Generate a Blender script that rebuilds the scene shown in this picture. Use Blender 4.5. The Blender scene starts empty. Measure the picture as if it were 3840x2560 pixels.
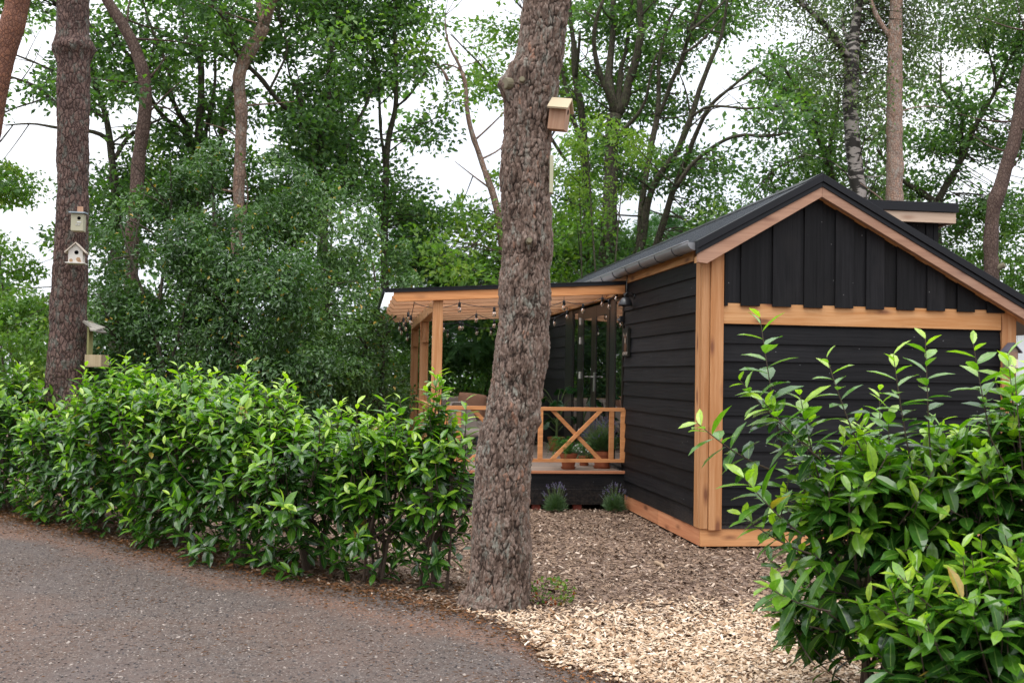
import bpy, math, numpy as np
from mathutils import Vector, Matrix
R = math.radians
scene = bpy.context.scene
COL = scene.collection
rng = np.random.default_rng(7)

# ------------------------------------------------------------------ camera
H = 1.6; F = 4018.0; PIT = .031626; ROL = .0169786; YAW = .141054
_cp, _sp, _c, _s = math.cos(PIT), math.sin(PIT), math.cos(ROL), math.sin(ROL)
cam_d = bpy.data.cameras.new('camera'); cam = bpy.data.objects.new('camera', cam_d); COL.objects.link(cam)
cam.matrix_world = Matrix(((_c, -_s, 0, 0), (-_s*_sp, -_c*_sp, -_cp, 0), (_s*_cp, _c*_cp, -_sp, H), (0, 0, 0, 1)))
cam_d.sensor_width = 36; cam_d.lens = 36*F/3840; cam_d.clip_end = 500; cam_d.clip_start = .05
cam_d.dof.use_dof = True; cam_d.dof.focus_distance = 8.5; cam_d.dof.aperture_fstop = 4.5
scene.camera = cam
# ------------------------------------------------------------------ sky, sun, exposure
SUN_EL, SUN_AZ = R(66), R(215)          # azimuth clockwise from +Y: behind the camera, a little to its left
w = bpy.data.worlds.new('World'); scene.world = w; w.use_nodes = True
n = w.node_tree.nodes; l = w.node_tree.links; n.clear()
out = n.new('ShaderNodeOutputWorld'); bg = n.new('ShaderNodeBackground'); sky = n.new('ShaderNodeTexSky')
sky.sky_type = 'NISHITA'; sky.sun_disc = False; sky.sun_elevation = SUN_EL; sky.sun_rotation = SUN_AZ
tc = n.new('ShaderNodeTexCoord'); cl = n.new('ShaderNodeTexNoise'); cl.inputs['Scale'].default_value = 2.2; cl.inputs['Detail'].default_value = 6
rp = n.new('ShaderNodeValToRGB'); rp.color_ramp.elements[0].position = .3; rp.color_ramp.elements[0].color = (.76, .81, .92, 1)
rp.color_ramp.elements[1].position = .7; rp.color_ramp.elements[1].color = (1, 1, 1, 1)
sc_ = n.new('ShaderNodeVectorMath'); sc_.operation = 'SCALE'; sc_.inputs['Scale'].default_value = 10.5
mx = n.new('ShaderNodeMix'); mx.data_type = 'RGBA'; mx.inputs['Factor'].default_value = .9
l.new(tc.outputs['Generated'], cl.inputs['Vector']); l.new(cl.outputs['Fac'], rp.inputs['Fac'])
l.new(rp.outputs['Color'], sc_.inputs[0]); l.new(sky.outputs['Color'], mx.inputs['A']); l.new(sc_.outputs[0], mx.inputs['B'])
_sz = n.new('ShaderNodeSeparateXYZ'); l.new(tc.outputs['Generated'], _sz.inputs[0]); _mr = n.new('ShaderNodeMapRange'); l.new(_sz.outputs[2], _mr.inputs['Value'])   # overcast: brighter overhead than at the horizon
_mr.inputs['To Min'].default_value = .70; _mr.inputs['To Max'].default_value = 1.9; _s2 = n.new('ShaderNodeVectorMath'); _s2.operation = 'SCALE'; l.new(mx.outputs['Result'], _s2.inputs[0]); l.new(_mr.outputs[0], _s2.inputs['Scale'])
l.new(_s2.outputs[0], bg.inputs['Color']); bg.inputs['Strength'].default_value = .12; l.new(bg.outputs[0], out.inputs[0])
sd = bpy.data.lights.new('sun', 'SUN'); sd.energy = 1.5; sd.angle = R(40); sd.color = (1, .96, .9)
sun = bpy.data.objects.new('sun', sd); COL.objects.link(sun)
sdir = Vector((math.sin(SUN_AZ)*math.cos(SUN_EL), math.cos(SUN_AZ)*math.cos(SUN_EL), math.sin(SUN_EL)))
sun.rotation_euler = sdir.to_track_quat('Z', 'Y').to_euler(); sun.location = (0, -5, 20)
vs = scene.view_settings; vs.view_transform = 'Standard'; vs.look = 'None'; vs.gamma = 1; vs.exposure = .52
cy = scene.cycles; cy.max_bounces = 6; cy.diffuse_bounces = 4; cy.glossy_bounces = 3; cy.transmission_bounces = 5
cy.transparent_max_bounces = 6; cy.use_denoising = True; cy.caustics_reflective = False; cy.caustics_refractive = False

# ------------------------------------------------------------------ pixel to place
def ray(px, py):
    X = (px-1920)/F; Y = (py-1280)/F
    x = X*_c+Y*_s; up = X*_s-Y*_c
    return np.array([x, _cp-up*_sp, _sp+up*_cp])
def at(px, py, Y):
    r = ray(px, py); return np.array([0, 0, H])+r*Y/r[1]
def on_ground(px, py, z=0.):
    r = ray(px, py); return np.array([0, 0, H])+r*(z-H)/r[2]
def to_px(P):
    P = np.asarray(P, float)-np.array([0, 0, H]); x = P[..., 0]
    fz = P[..., 1]*_cp+P[..., 2]*_sp; up = -P[..., 1]*_sp+P[..., 2]*_cp
    return 1920+F*(x*_c+up*_s)/fz, 1280+F*(x*_s-up*_c)/fz
K = on_ground(2629.5, 2047.7, .03)[:2]                      # near corner of the cabin
G = np.array([math.cos(YAW), math.sin(YAW)]); S = np.array([-math.sin(YAW), math.cos(YAW)])
def uv(u, v, z=0.): p = K+G*u+S*v; return np.array([p[0], p[1], z])
def to_uv(p): d = np.asarray(p[:2])-K; return np.array([d@G, d@S, p[2]])

# ------------------------------------------------------------------ noise in numpy
def hsh(a, b, c, seed=0):
    h = (a.astype(np.int64)*374761393+b.astype(np.int64)*668265263+c.astype(np.int64)*2147483647+seed*144665) & 0xffffffff
    h = ((h ^ (h >> 13))*1274126177) & 0xffffffff; h = ((h ^ (h >> 16))*2246822519) & 0xffffffff
    return ((h ^ (h >> 15)) & 0xffffff)/float(0xffffff)
def vnoise(P, seed=0):
    P = np.asarray(P, float); i = np.floor(P).astype(int); f = P-i; f = f*f*(3-2*f); r = 0
    for dx in (0, 1):
        for dy in (0, 1):
            for dz in (0, 1):
                r = r+hsh(i[:, 0]+dx, i[:, 1]+dy, i[:, 2]+dz, seed)*(f[:, 0] if dx else 1-f[:, 0])*(f[:, 1] if dy else 1-f[:, 1])*(f[:, 2] if dz else 1-f[:, 2])
    return r
def fbm(P, o=4, seed=0):
    r = 0; a = .5; t = 0
    for k in range(o):
        r = r+a*vnoise(np.asarray(P)*2**k, seed+k); t += a; a *= .5
    return r/t
def worley(P, seed=0):
    b = np.floor(P).astype(int); f1 = np.full(len(P), 9.); f2 = f1.copy(); idn = np.zeros(len(P)); tz = np.zeros(len(P))
    for dx in (-1, 0, 1):
        for dy in (-1, 0, 1):
            for dz in (-1, 0, 1):
                c = b+[dx, dy, dz]
                q = c+np.stack([hsh(c[:, 0], c[:, 1], c[:, 2], seed+k) for k in (1, 2, 3)], 1)
                dv = P-q; d = np.sqrt((dv**2).sum(1)); near = d < f1
                f2 = np.where(near, f1, np.minimum(f2, d)); f1 = np.where(near, d, f1)
                idn = np.where(near, hsh(c[:, 0], c[:, 1], c[:, 2], seed+9), idn); tz = np.where(near, dv[:, 2], tz)
    return f1, f2, idn, tz

# ------------------------------------------------------------------ mesh building
def nrm(a): return a/np.maximum(np.linalg.norm(a, axis=-1, keepdims=True), 1e-9)
class Geo:
    def __init__(s): s.v = []; s.f = []; s.n = 0; s.a = {}
    def add(s, v, faces, **at_):
        v = np.asarray(v, float); m = len(v)
        s.v.append(v)
        for f in (faces if isinstance(faces, (list, tuple)) else [faces]):
            s.f.append(np.asarray(f, int)+s.n)
        for k in set(s.a) | set(at_):
            if k not in s.a: s.a[k] = [np.full(s.n, .5)]
            x = at_.get(k, .5); s.a[k].append(np.broadcast_to(np.asarray(x, float), (m,)).copy())
        s.n += m; return s
    def hexa(s, p, tone=None):           # p: 4 bottom corners then 4 top corners, same winding
        t = rng.random() if tone is None else tone
        return s.add(p, np.array([[3, 2, 1, 0], [4, 5, 6, 7], [0, 1, 5, 4], [1, 2, 6, 5], [2, 3, 7, 6], [3, 0, 4, 7]]), tone=t)
    def box(s, x0, x1, y0, y1, z0, z1, tone=None):
        return s.hexa([(x0, y0, z0), (x1, y0, z0), (x1, y1, z0), (x0, y1, z0), (x0, y0, z1), (x1, y0, z1), (x1, y1, z1), (x0, y1, z1)], tone)
    def bar(s, a, b, wd, ht, up=(0, 0, 1), tone=None):      # square bar between two points
        a = np.array(a, float); b = np.array(b, float); d = nrm(b-a); sd_ = nrm(np.cross(d, up)); u = np.cross(sd_, d)
        x = sd_*wd/2; y = u*ht/2
        return s.hexa([a-x-y, a+x-y, b+x-y, b-x-y, a-x+y, a+x+y, b+x+y, b-x+y], tone)
    def tube(s, pts, rad, k=8, tone=.5, cap=True, **kw):
        pts = np.asarray(pts, float); m = len(pts); rad = np.broadcast_to(np.asarray(rad, float), (m,))
        t = nrm(np.gradient(pts, axis=0)); ref = np.array([1., 0, 0]) if abs(t[:, 0]).mean() < .8 else np.array([0., 1, 0])
        e1 = nrm(np.cross(t, ref)); e2 = np.cross(t, e1); th = np.arange(k)*2*math.pi/k
        v = (pts[:, None]+rad[:, None, None]*(np.cos(th)[None, :, None]*e1[:, None]+np.sin(th)[None, :, None]*e2[:, None])).reshape(-1, 3)
        i = np.arange(m-1)[:, None]*k; j = np.arange(k)[None]; j2 = (j+1) % k
        q = np.stack([i+j, i+j2, i+k+j2, i+k+j], -1).reshape(-1, 4)
        fs = [q]
        if cap: fs += [np.arange(k)[None, ::-1], (np.arange(k)+(m-1)*k)[None]]
        return s.add(v, fs, tone=tone, **kw)
    def lathe(s, prof, c=(0, 0, 0), k=28, tone=.5, axis=None):   # profile of (r, z)
        prof = np.array(prof, float); th = np.arange(k)*2*math.pi/k; m = len(prof)
        v = np.stack([prof[:, 0][:, None]*np.cos(th), prof[:, 0][:, None]*np.sin(th), np.repeat(prof[:, 1][:, None], k, 1)], -1).reshape(-1, 3)
        if axis is not None: v = v @ np.array(Vector((0, 0, 1)).rotation_difference(Vector(axis)).to_matrix()).T
        i = np.arange(m-1)[:, None]*k; j = np.arange(k)[None]; j2 = (j+1) % k
        return s.add(v+np.array(c), np.stack([i+j, i+j2, i+k+j2, i+k+j], -1).reshape(-1, 4), tone=tone)
    def build(s, name, mat, parent=None, smooth=False, bevel=0, solid=0, loc=None):
        me = bpy.data.meshes.new(name); V = np.concatenate(s.v).astype(np.float32)
        if loc is not None: V = V-np.array(loc, np.float32)
        loops = np.concatenate([f.ravel() for f in s.f]).astype(np.int32)
        cnt = np.concatenate([np.full(len(f), f.shape[1]) for f in s.f]).astype(np.int32)
        me.vertices.add(len(V)); me.vertices.foreach_set('co', V.ravel())
        me.loops.add(len(loops)); me.loops.foreach_set('vertex_index', loops)
        me.polygons.add(len(cnt)); st = np.zeros(len(cnt), np.int32); st[1:] = np.cumsum(cnt)[:-1]
        me.polygons.foreach_set('loop_start', st); me.polygons.foreach_set('loop_total', cnt)
        me.update(calc_edges=True)
        for k, x in s.a.items():
            a = me.attributes.new(k, 'FLOAT', 'POINT'); a.data.foreach_set('value', np.concatenate(x).astype(np.float32))
        me.polygons.foreach_set('use_smooth', np.full(len(cnt), bool(smooth)))
        me.validate(); 
        for m_ in (mat if isinstance(mat, list) else [mat]): me.materials.append(m_)
        o = bpy.data.objects.new(name, me); COL.objects.link(o)
        if parent is not None: o.parent = parent
        if loc is not None: o.location = loc
        if bevel:
            b = o.modifiers.new('bevel', 'BEVEL'); b.width = bevel; b.segments = 2; b.limit_method = 'ANGLE'
        if solid:
            b = o.modifiers.new('solid', 'SOLIDIFY'); b.thickness = solid
        return o
def tag(o, label=None, cat=None, group=None, kind=None):
    if label: o['label'] = label
    if cat: o['category'] = cat
    if group: o['group'] = group
    if kind: o['kind'] = kind
    return o
def thing(name, label, cat, loc=(0, 0, 0), rz=0, group=None):
    o = bpy.data.objects.new(name, None); COL.objects.link(o); o.empty_display_size = .2
    o.location = loc; o.rotation_euler = (0, 0, rz); return tag(o, label, cat, group)
def copy_tree(o, parent=None):
    c = o.copy(); COL.objects.link(c)
    if parent is not None: c.parent = parent
    for ch in [x for x in bpy.data.objects if x.parent == o]: copy_tree(ch, c)
    return c

# ------------------------------------------------------------------ materials
class M:
    def __init__(s, name, rough=.6, spec=.5):
        s.m = bpy.data.materials.new(name); s.m.use_nodes = True; s.t = s.m.node_tree; s.b = s.t.nodes['Principled BSDF']
        s.b.inputs['Roughness'].default_value = rough; s.b.inputs['Specular IOR Level'].default_value = spec
    def new(s, t, **kw):
        x = s.t.nodes.new('ShaderNode'+t)
        for k, v in kw.items():
            if hasattr(x, k): setattr(x, k, v)
        return x
    def put(s, sock, v):
        if isinstance(v, bpy.types.NodeSocket): s.t.links.new(v, sock)
        else: sock.default_value = v
    def coord(s, scale=(1, 1, 1), kind='Object', warp=0, wscale=2):
        c = s.new('TexCoord').outputs[kind]; mp = s.new('Mapping'); mp.inputs['Scale'].default_value = scale
        if warp:
            nz = s.new('TexNoise'); s.put(nz.inputs['Vector'], c); nz.inputs['Scale'].default_value = wscale
            vm = s.new('VectorMath'); vm.operation = 'MULTIPLY_ADD'; s.put(vm.inputs[0], nz.outputs['Color']); vm.inputs[1].default_value = (warp,)*3; s.put(vm.inputs[2], c); c = vm.outputs[0]
        s.put(mp.inputs['Vector'], c); return mp.outputs[0]
    def noise(s, scale=5, detail=4, vec=None, rough=.55):
        x = s.new('TexNoise'); x.inputs['Scale'].default_value = scale; x.inputs['Detail'].default_value = detail; x.inputs['Roughness'].default_value = rough
        s.put(x.inputs['Vector'], vec if vec is not None else s.coord()); return x.outputs['Fac']
    def vor(s, scale=5, vec=None, feat='F1', out='Distance'):
        x = s.new('TexVoronoi'); x.feature = feat; x.inputs['Scale'].default_value = scale
        s.put(x.inputs['Vector'], vec if vec is not None else s.coord()); return x.outputs[out]
    def ramp(s, fac, stops):
        x = s.new('ValToRGB'); e = x.color_ramp.elements; s.put(x.inputs['Fac'], fac)
        while len(e) < len(stops): e.new(.5)
        for q, (p, c) in zip(e, stops): q.position = p; q.color = (*c, 1) if not isinstance(c, (int, float)) else (c, c, c, 1)
        return x.outputs['Color']
    def mix(s, f, a, b, mode='MIX'):
        x = s.new('Mix'); x.data_type = 'RGBA'; x.blend_type = mode; s.put(x.inputs['Factor'], f)
        for k, v in (('A', a), ('B', b)): s.put([i for i in x.inputs if i.name == k and i.type == 'RGBA'][0], v if isinstance(v, bpy.types.NodeSocket) else (*v, 1))
        return [o for o in x.outputs if o.type == 'RGBA'][0]
    def math(s, op, a, b=0.):
        x = s.new('Math'); x.operation = op; s.put(x.inputs[0], a); s.put(x.inputs[1], b); return x.outputs[0]
    def attr(s, nm):
        x = s.new('Attribute'); x.attribute_name = nm; return x.outputs['Fac']
    def scale(s, col, fac):
        x = s.new('VectorMath'); x.operation = 'SCALE'; s.put(x.inputs[0], col); s.put(x.inputs['Scale'], fac); return x.outputs[0]
    def base(s, c): s.put(s.b.inputs['Base Color'], c if isinstance(c, bpy.types.NodeSocket) else (*c, 1)); return s
    def bump(s, h, strength=.4, dist=.01):
        x = s.new('Bump'); x.inputs['Strength'].default_value = strength; x.inputs['Distance'].default_value = dist
        s.put(x.inputs['Height'], h); s.put(s.b.inputs['Normal'], x.outputs[0]); return s
def rng_tone(m, lo, hi, nm='tone'):
    x = m.new('MapRange'); m.put(x.inputs['Value'], m.attr(nm)); x.inputs['To Min'].default_value = lo; x.inputs['To Max'].default_value = hi; return x.outputs[0]

def wood(name, axis, light, dark, knot=(.16, .055, .025), rough=.62, knots=1., grey=0.):
    m = M(name, rough, .35)
    sc3 = [26, 26, 26]; sc3[axis] = 1.1
    v = m.coord(tuple(sc3), warp=.05, wscale=1.6); g = m.noise(1., 5, v, .6)
    sc4 = [70, 70, 70]; sc4[axis] = 2.5
    g2 = m.noise(1., 3, m.coord(tuple(sc4)), .6)
    mid = tuple((a+b)/2 for a, b in zip(light, dark))
    c = m.ramp(g, [(.3, dark), (.48, mid), (.62, light)])
    c = m.mix(m.ramp(g2, [(.35, .35), (.65, 0.)]), c, dark, 'MIX')
    ks = [7, 7, 7]; ks[axis] = 2.1
    k = m.vor(1., m.coord(tuple(ks), warp=.02, wscale=6))
    c = m.mix(m.ramp(k, [(.10, .9*knots), (.17, .4*knots), (.27, 0.)]), c, knot)
    if grey: c = m.mix(m.math('MULTIPLY', m.noise(2.2, 4), grey), c, (.3, .26, .23))
    c = m.scale(c, rng_tone(m, .82, 1.16)); m.base(c)
    m.bump(m.math('ADD', m.math('MULTIPLY', g2, .6), g), .35, .003); return m.m
LT, DK = (.60, .33, .15), (.42, .18, .055)
W_U = wood('douglas_wood_across', 0, LT, DK); W_V = wood('douglas_wood_along', 1, LT, DK); W_Z = wood('douglas_wood_upright', 2, (.52, .275, .13), (.36, .145, .045))
W_RAFT = wood('sheltered_rafter_wood', 0, (.66, .38, .21), (.52, .25, .12), knots=.6); W_CEIL = wood('ceiling_board_wood', 1, (.80, .50, .31), (.68, .38, .22), knots=.4)
W_B = wood('aged_barge_wood', 0, (.42, .22, .13), (.28, .13, .07), grey=.35)
W_D = wood('dormer_board_wood', 0, (.50, .37, .27), (.40, .28, .20), knots=.5)
W_RAIL = wood('railing_wood', 0, (.62, .28, .11), (.44, .17, .055), knots=.6)
W_DECK = wood('deck_wood', 0, (.40, .28, .20), (.27, .18, .13), knots=.4, grey=.6)
W_DECKE = wood('deck_edge_wood', 0, (.5, .22, .11), (.36, .13, .06), knots=.3)
W_BASE = wood('base_board_wood', 1, (.60, .28, .14), (.42, .15, .065)); W_BASEU = wood('base_board_wood_front', 0, (.66, .34, .15), (.5, .22, .085))

def clad(name, axis):
    m = M(name, .6, .16); s1 = [45, 45, 45]; s1[axis] = 1.3
    g = m.noise(1., 5, m.coord(tuple(s1), warp=.04, wscale=2)); b = m.noise(3., 4)
    c = m.ramp(g, [(.3, (.0035, .0035, .0042)), (.7, (.0105, .0102, .0115))])
    c = m.mix(m.ramp(b, [(.5, 0.), (.75, .5)]), c, (.014, .0125, .012))
    ks = [6, 6, 6]; ks[axis] = 2; k = m.vor(1., m.coord(tuple(ks))); c = m.mix(m.ramp(k, [(.06, .8), (.12, 0.)]), c, (.005, .005, .006))
    sp = m.vor(9, m.coord((1, 1, 1))); c = m.mix(m.ramp(sp, [(.03, .75), (.045, 0.)]), c, (.25, .25, .25))
    if axis != 2:                                                # splashed soil low on the wall, a stain that belongs to the boards
        sx = m.new('SeparateXYZ'); m.put(sx.inputs[0], m.new('TexCoord').outputs['Object']); zz_ = m.math('ADD', sx.outputs[2], m.math('MULTIPLY', m.noise(4, 5), -.35))
        c = m.mix(m.math('MULTIPLY', m.ramp(zz_, [(.0, .6), (.2, 0.)]), m.ramp(m.noise(38, 5), [(.4, .1), (.62, .6)])), c, (.075, .055, .042))
    m.base(m.scale(c, rng_tone(m, .65, 1.45))); m.bump(g, .6, .005); return m.m
C_U, C_V, C_Z = clad('black_boards_across', 0), clad('black_boards_along', 1), clad('black_boards_upright', 2)
def plain(name, c, rough=.5, spec=.5, metal=0, var=.12, scale=8, bump=0):
    m = M(name, rough, spec); nz = m.noise(scale, 4)
    m.base(m.scale(m.mix(nz, tuple(x*(1-var) for x in c), tuple(min(1, x*(1+var)) for x in c)), rng_tone(m, .9, 1.1)))
    m.b.inputs['Metallic'].default_value = metal
    if bump: m.bump(nz, .4, bump)
    return m.m
ROOF = plain('dark_roof_sheet', (.06, .066, .075), .3, .6, 0, .2, 5); TRIM = plain('black_trim_metal', (.009, .0095, .012), .45, .22)
GUT = plain('zinc_gutter_metal', (.25, .25, .26), .4, .5, .45, .2, 3); BLK = plain('black_paint', (.012, .012, .013), .3, .5); STEEL = plain('brushed_steel', (.62, .6, .56), .3, .5, .95)
TERRA = plain('terracotta', (.36, .115, .055), .8, .2, 0, .25, 9, .002); SOIL = plain('potting_soil', (.03, .02, .015), .9)
BEIGE = plain('beige_fabric', (.36, .30, .25), .9, .2, 0, .08, 40, .001); TAN = plain('tan_cushion_fabric', (.42, .22, .14), .9, .2, 0, .1, 30)
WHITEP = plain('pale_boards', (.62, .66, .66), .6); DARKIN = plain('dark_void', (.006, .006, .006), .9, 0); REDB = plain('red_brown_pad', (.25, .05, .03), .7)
_o = M('opal_roof_panel', .4, .4); _o.base((.75, .77, .8)); _t = _o.new('BsdfTranslucent'); _t.inputs['Color'].default_value = (.86, .88, .92, 1); _ms = _o.new('MixShader'); _ms.inputs[0].default_value = .72
_o.t.links.new(_o.b.outputs[0], _ms.inputs[1]); _o.t.links.new(_t.outputs[0], _ms.inputs[2]); _o.t.links.new(_ms.outputs[0], _o.t.nodes['Material Output'].inputs[0]); OPAL = _o.m
UNDER = plain('white_roof_underside', (.62, .62, .62), .5, .3, 0, .05)
gm = M('window_glass', .015, 1.); gm.base((.006, .008, .008)); gm.b.inputs['IOR'].default_value = 1.52; gm.b.inputs['Coat Weight'].default_value = 1.; gm.b.inputs['Coat Roughness'].default_value = .01
gm.bump(gm.noise(1.3, 1), .02, .01); GLASS = gm.m
DOORF = plain('dark_door_frame', (.014, .010, .008), .3, .25)

def bark(name, plate, plate2, crack, lichen=None, lichen_amt=.0, sc=1., bumpd=.02, stretch=.4):
    m = M(name, .85, .2)
    v = m.coord((1, 1, stretch), warp=.1/sc, wscale=4*sc)
    ed = m.vor(13*sc, v, 'DISTANCE_TO_EDGE'); idc = m.vor(13*sc, v, 'F1', 'Color')
    nz = m.noise(34*sc, 6, None, .7); big = m.noise(3*sc, 4)
    sepx = m.new('SeparateColor'); m.put(sepx.inputs[0], idc)
    c = m.mix(sepx.outputs[0], plate, plate2)
    c = m.mix(m.ramp(nz, [(.38, .75), (.6, 0.)]), c, tuple(x*.42 for x in plate))
    c = m.mix(m.ramp(ed, [(.0, 1.), (.05, .55), (.14, 0.)]), c, crack)
    if lichen: 
        lf = m.math('MULTIPLY', m.ramp(m.noise(7*sc, 5, m.coord((1, 1, .5)), .7), [(.52, 0.), (.62, 1.)]), lichen_amt); c = m.mix(lf, c, lichen)
    c = m.scale(c, m.ramp(big, [(.3, .75), (.7, 1.15)])); m.base(c)
    h = m.math('ADD', m.math('MULTIPLY', m.ramp(ed, [(0., 0.), (.2, 1.)]), .8), m.math('MULTIPLY', nz, .7)); m.bump(h, .9, bumpd); return m.m
bm_ = M('centre_pine_bark', .88, .15)                         # colours follow the modelled plates through the attributes h and tone
_c0 = bm_.ramp(bm_.attr('tone'), [(0., (.07, .047, .036)), (.28, (.15, .103, .078)), (.5, (.25, .175, .14)), (.68, (.29, .22, .18)), (.8, (.20, .15, .12)), (1., (.36, .19, .125))])
_nz = bm_.noise(75, 6, bm_.coord((1, 1, .35)), .72); _c0 = bm_.mix(bm_.ramp(_nz, [(.36, .85), (.60, 0.)]), _c0, (.07, .047, .038))
_li = bm_.ramp(bm_.noise(17, 6, bm_.coord((1, 1, .4), warp=.05, wscale=9), .75), [(.53, 0.), (.62, .6)]); _c0 = bm_.mix(_li, _c0, (.25, .265, .225))
_c0 = bm_.mix(bm_.ramp(bm_.attr('h'), [(.12, 1.), (.36, .65), (.60, 0.)]), _c0, (.022, .015, .012)); bm_.base(_c0)
bm_.bump(_nz, 1., .012); BARK0 = bm_.m
BARK_L = bark('left_pine_bark', (.15, .095, .08), (.20, .125, .10), (.035, .02, .018), (.16, .18, .15), .5, 2.0, .02, .38)
BARK_RED = bark('red_pine_bark', (.27, .12, .07), (.20, .10, .07), (.09, .04, .03), None, 0, 2., .008, .6)
BARK_PINK = bark('pale_pine_bark', (.34, .21, .15), (.26, .19, .15), (.12, .075, .055), (.3, .29, .25), .5, 1.6, .012, .5)
BARK_PALE = bark('pale_flaky_pine_bark', (.50, .31, .22), (.42, .33, .28), (.17, .11, .085), (.42, .42, .37), .5, 2.2, .012, .5)
BARK_OAK = bark('oak_bark', (.11, .09, .065), (.085, .075, .055), (.03, .025, .018), (.075, .095, .04), .8, 2.2, .01, .3)
BARK_BR = bark('brown_bark', (.13, .085, .065), (.16, .11, .09), (.05, .03, .025), None, 0, 1.8, .01, .5)
bi = M('birch_bark', .7, .3); _v = bi.coord((1, 1, 3.2), warp=.12, wscale=3); _n = bi.noise(3.2, 5, _v, .65)
bi.base(bi.mix(bi.ramp(_n, [(.50, 1.), (.56, 0.)]), (.36, .32, .29), (.03, .026, .022))); bi.bump(_n, .4, .01); BIRCH = bi.m

def leafmat(name, stops, rough=.45, spec=.5, trans=.3, tcol=(.22, .42, .03), rib=None, coat=0, vein=False):
    m = M(name, rough, spec); c = m.ramp(m.attr('tone'), stops)
    c = m.scale(c, m.ramp(m.noise(30 if not vein else 60, 2), [(.3, .82), (.7, 1.15)]))
    if rib: c = m.mix(m.ramp(m.attr('rib'), [(.86, 0.), (.95, .75)]), c, rib)
    m.base(c)
    if coat: m.b.inputs['Coat Weight'].default_value = coat; m.b.inputs['Coat Roughness'].default_value = .2
    tr = m.new('BsdfTranslucent'); m.put(tr.inputs['Color'], m.mix(1., c, tuple(x*4 for x in tcol), 'MULTIPLY')); ms = m.new('MixShader'); ms.inputs[0].default_value = trans
    o = m.t.nodes['Material Output']; m.t.links.new(m.b.outputs[0], ms.inputs[1]); m.t.links.new(tr.outputs[0], ms.inputs[2]); m.t.links.new(ms.outputs[0], o.inputs[0])
    if vein: m.bump(m.noise(45, 3), .12, .004)
    return m.m
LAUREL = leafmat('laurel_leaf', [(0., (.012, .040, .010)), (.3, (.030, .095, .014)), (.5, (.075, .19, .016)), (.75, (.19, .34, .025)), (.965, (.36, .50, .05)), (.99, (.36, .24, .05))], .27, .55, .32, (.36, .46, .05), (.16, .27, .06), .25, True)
OAK = leafmat('oak_leaf', [(0., (.03, .07, .028)), (.5, (.085, .165, .055)), (.85, (.15, .25, .075)), (1., (.23, .31, .08))], .5, .4, .42, (.34, .45, .06))
OAKL = leafmat('light_tree_leaf', [(0., (.07, .14, .035)), (.5, (.13, .24, .05)), (1., (.26, .34, .06))], .5, .4, .45, (.34, .42, .07))
BIRL = leafmat('birch_leaf', [(0., (.07, .11, .05)), (.5, (.12, .18, .075)), (1., (.20, .25, .10))], .5, .4, .4, (.3, .36, .1))
HOLLY = leafmat('holly_leaf', [(0., (.025, .058, .025)), (.5, (.07, .145, .04)), (.8, (.12, .22, .055)), (.93, (.16, .26, .05)), (.97, (.20, .24, .04)), (.985, (.45, .30, .03)), (1., (.55, .33, .04))], .32, .6, .28, (.3, .4, .06))
ROWAN = leafmat('rowan_leaf', [(0., (.06, .14, .06)), (.6, (.11, .23, .09)), (1., (.2, .32, .11))], .5, .4, .4, (.3, .42, .1))
FARL = leafmat('far_leaf', [(0., (.05, .10, .045)), (.5, (.10, .18, .07)), (1., (.18, .26, .08))], .6, .3, .45, (.3, .4, .08))
LAVG = leafmat('lavender_leaf', [(0., (.06, .10, .05)), (1., (.14, .22, .10))], .7, .2, .2); LAVP = plain('lavender_flower', (.13, .10, .22), .8)
FERN = leafmat('fern_leaf', [(0., (.04, .11, .03)), (1., (.10, .22, .05))], .5, .4, .35); MONS = leafmat('philodendron_leaf', [(0., (.012, .05, .02)), (.6, (.02, .09, .02)), (1., (.05, .2, .03))], .28, .5, .2)
WFL = plain('white_petal', (.8, .8, .8), .7); STEMG = plain('green_stem', (.10, .16, .04), .6); STEMB = plain('brown_stem', (.07, .045, .03), .8)
DEADL = leafmat('dry_leaf', [(0., (.07, .035, .02)), (.6, (.16, .075, .035)), (1., (.30, .12, .04))], .8, .2, .1)

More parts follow.
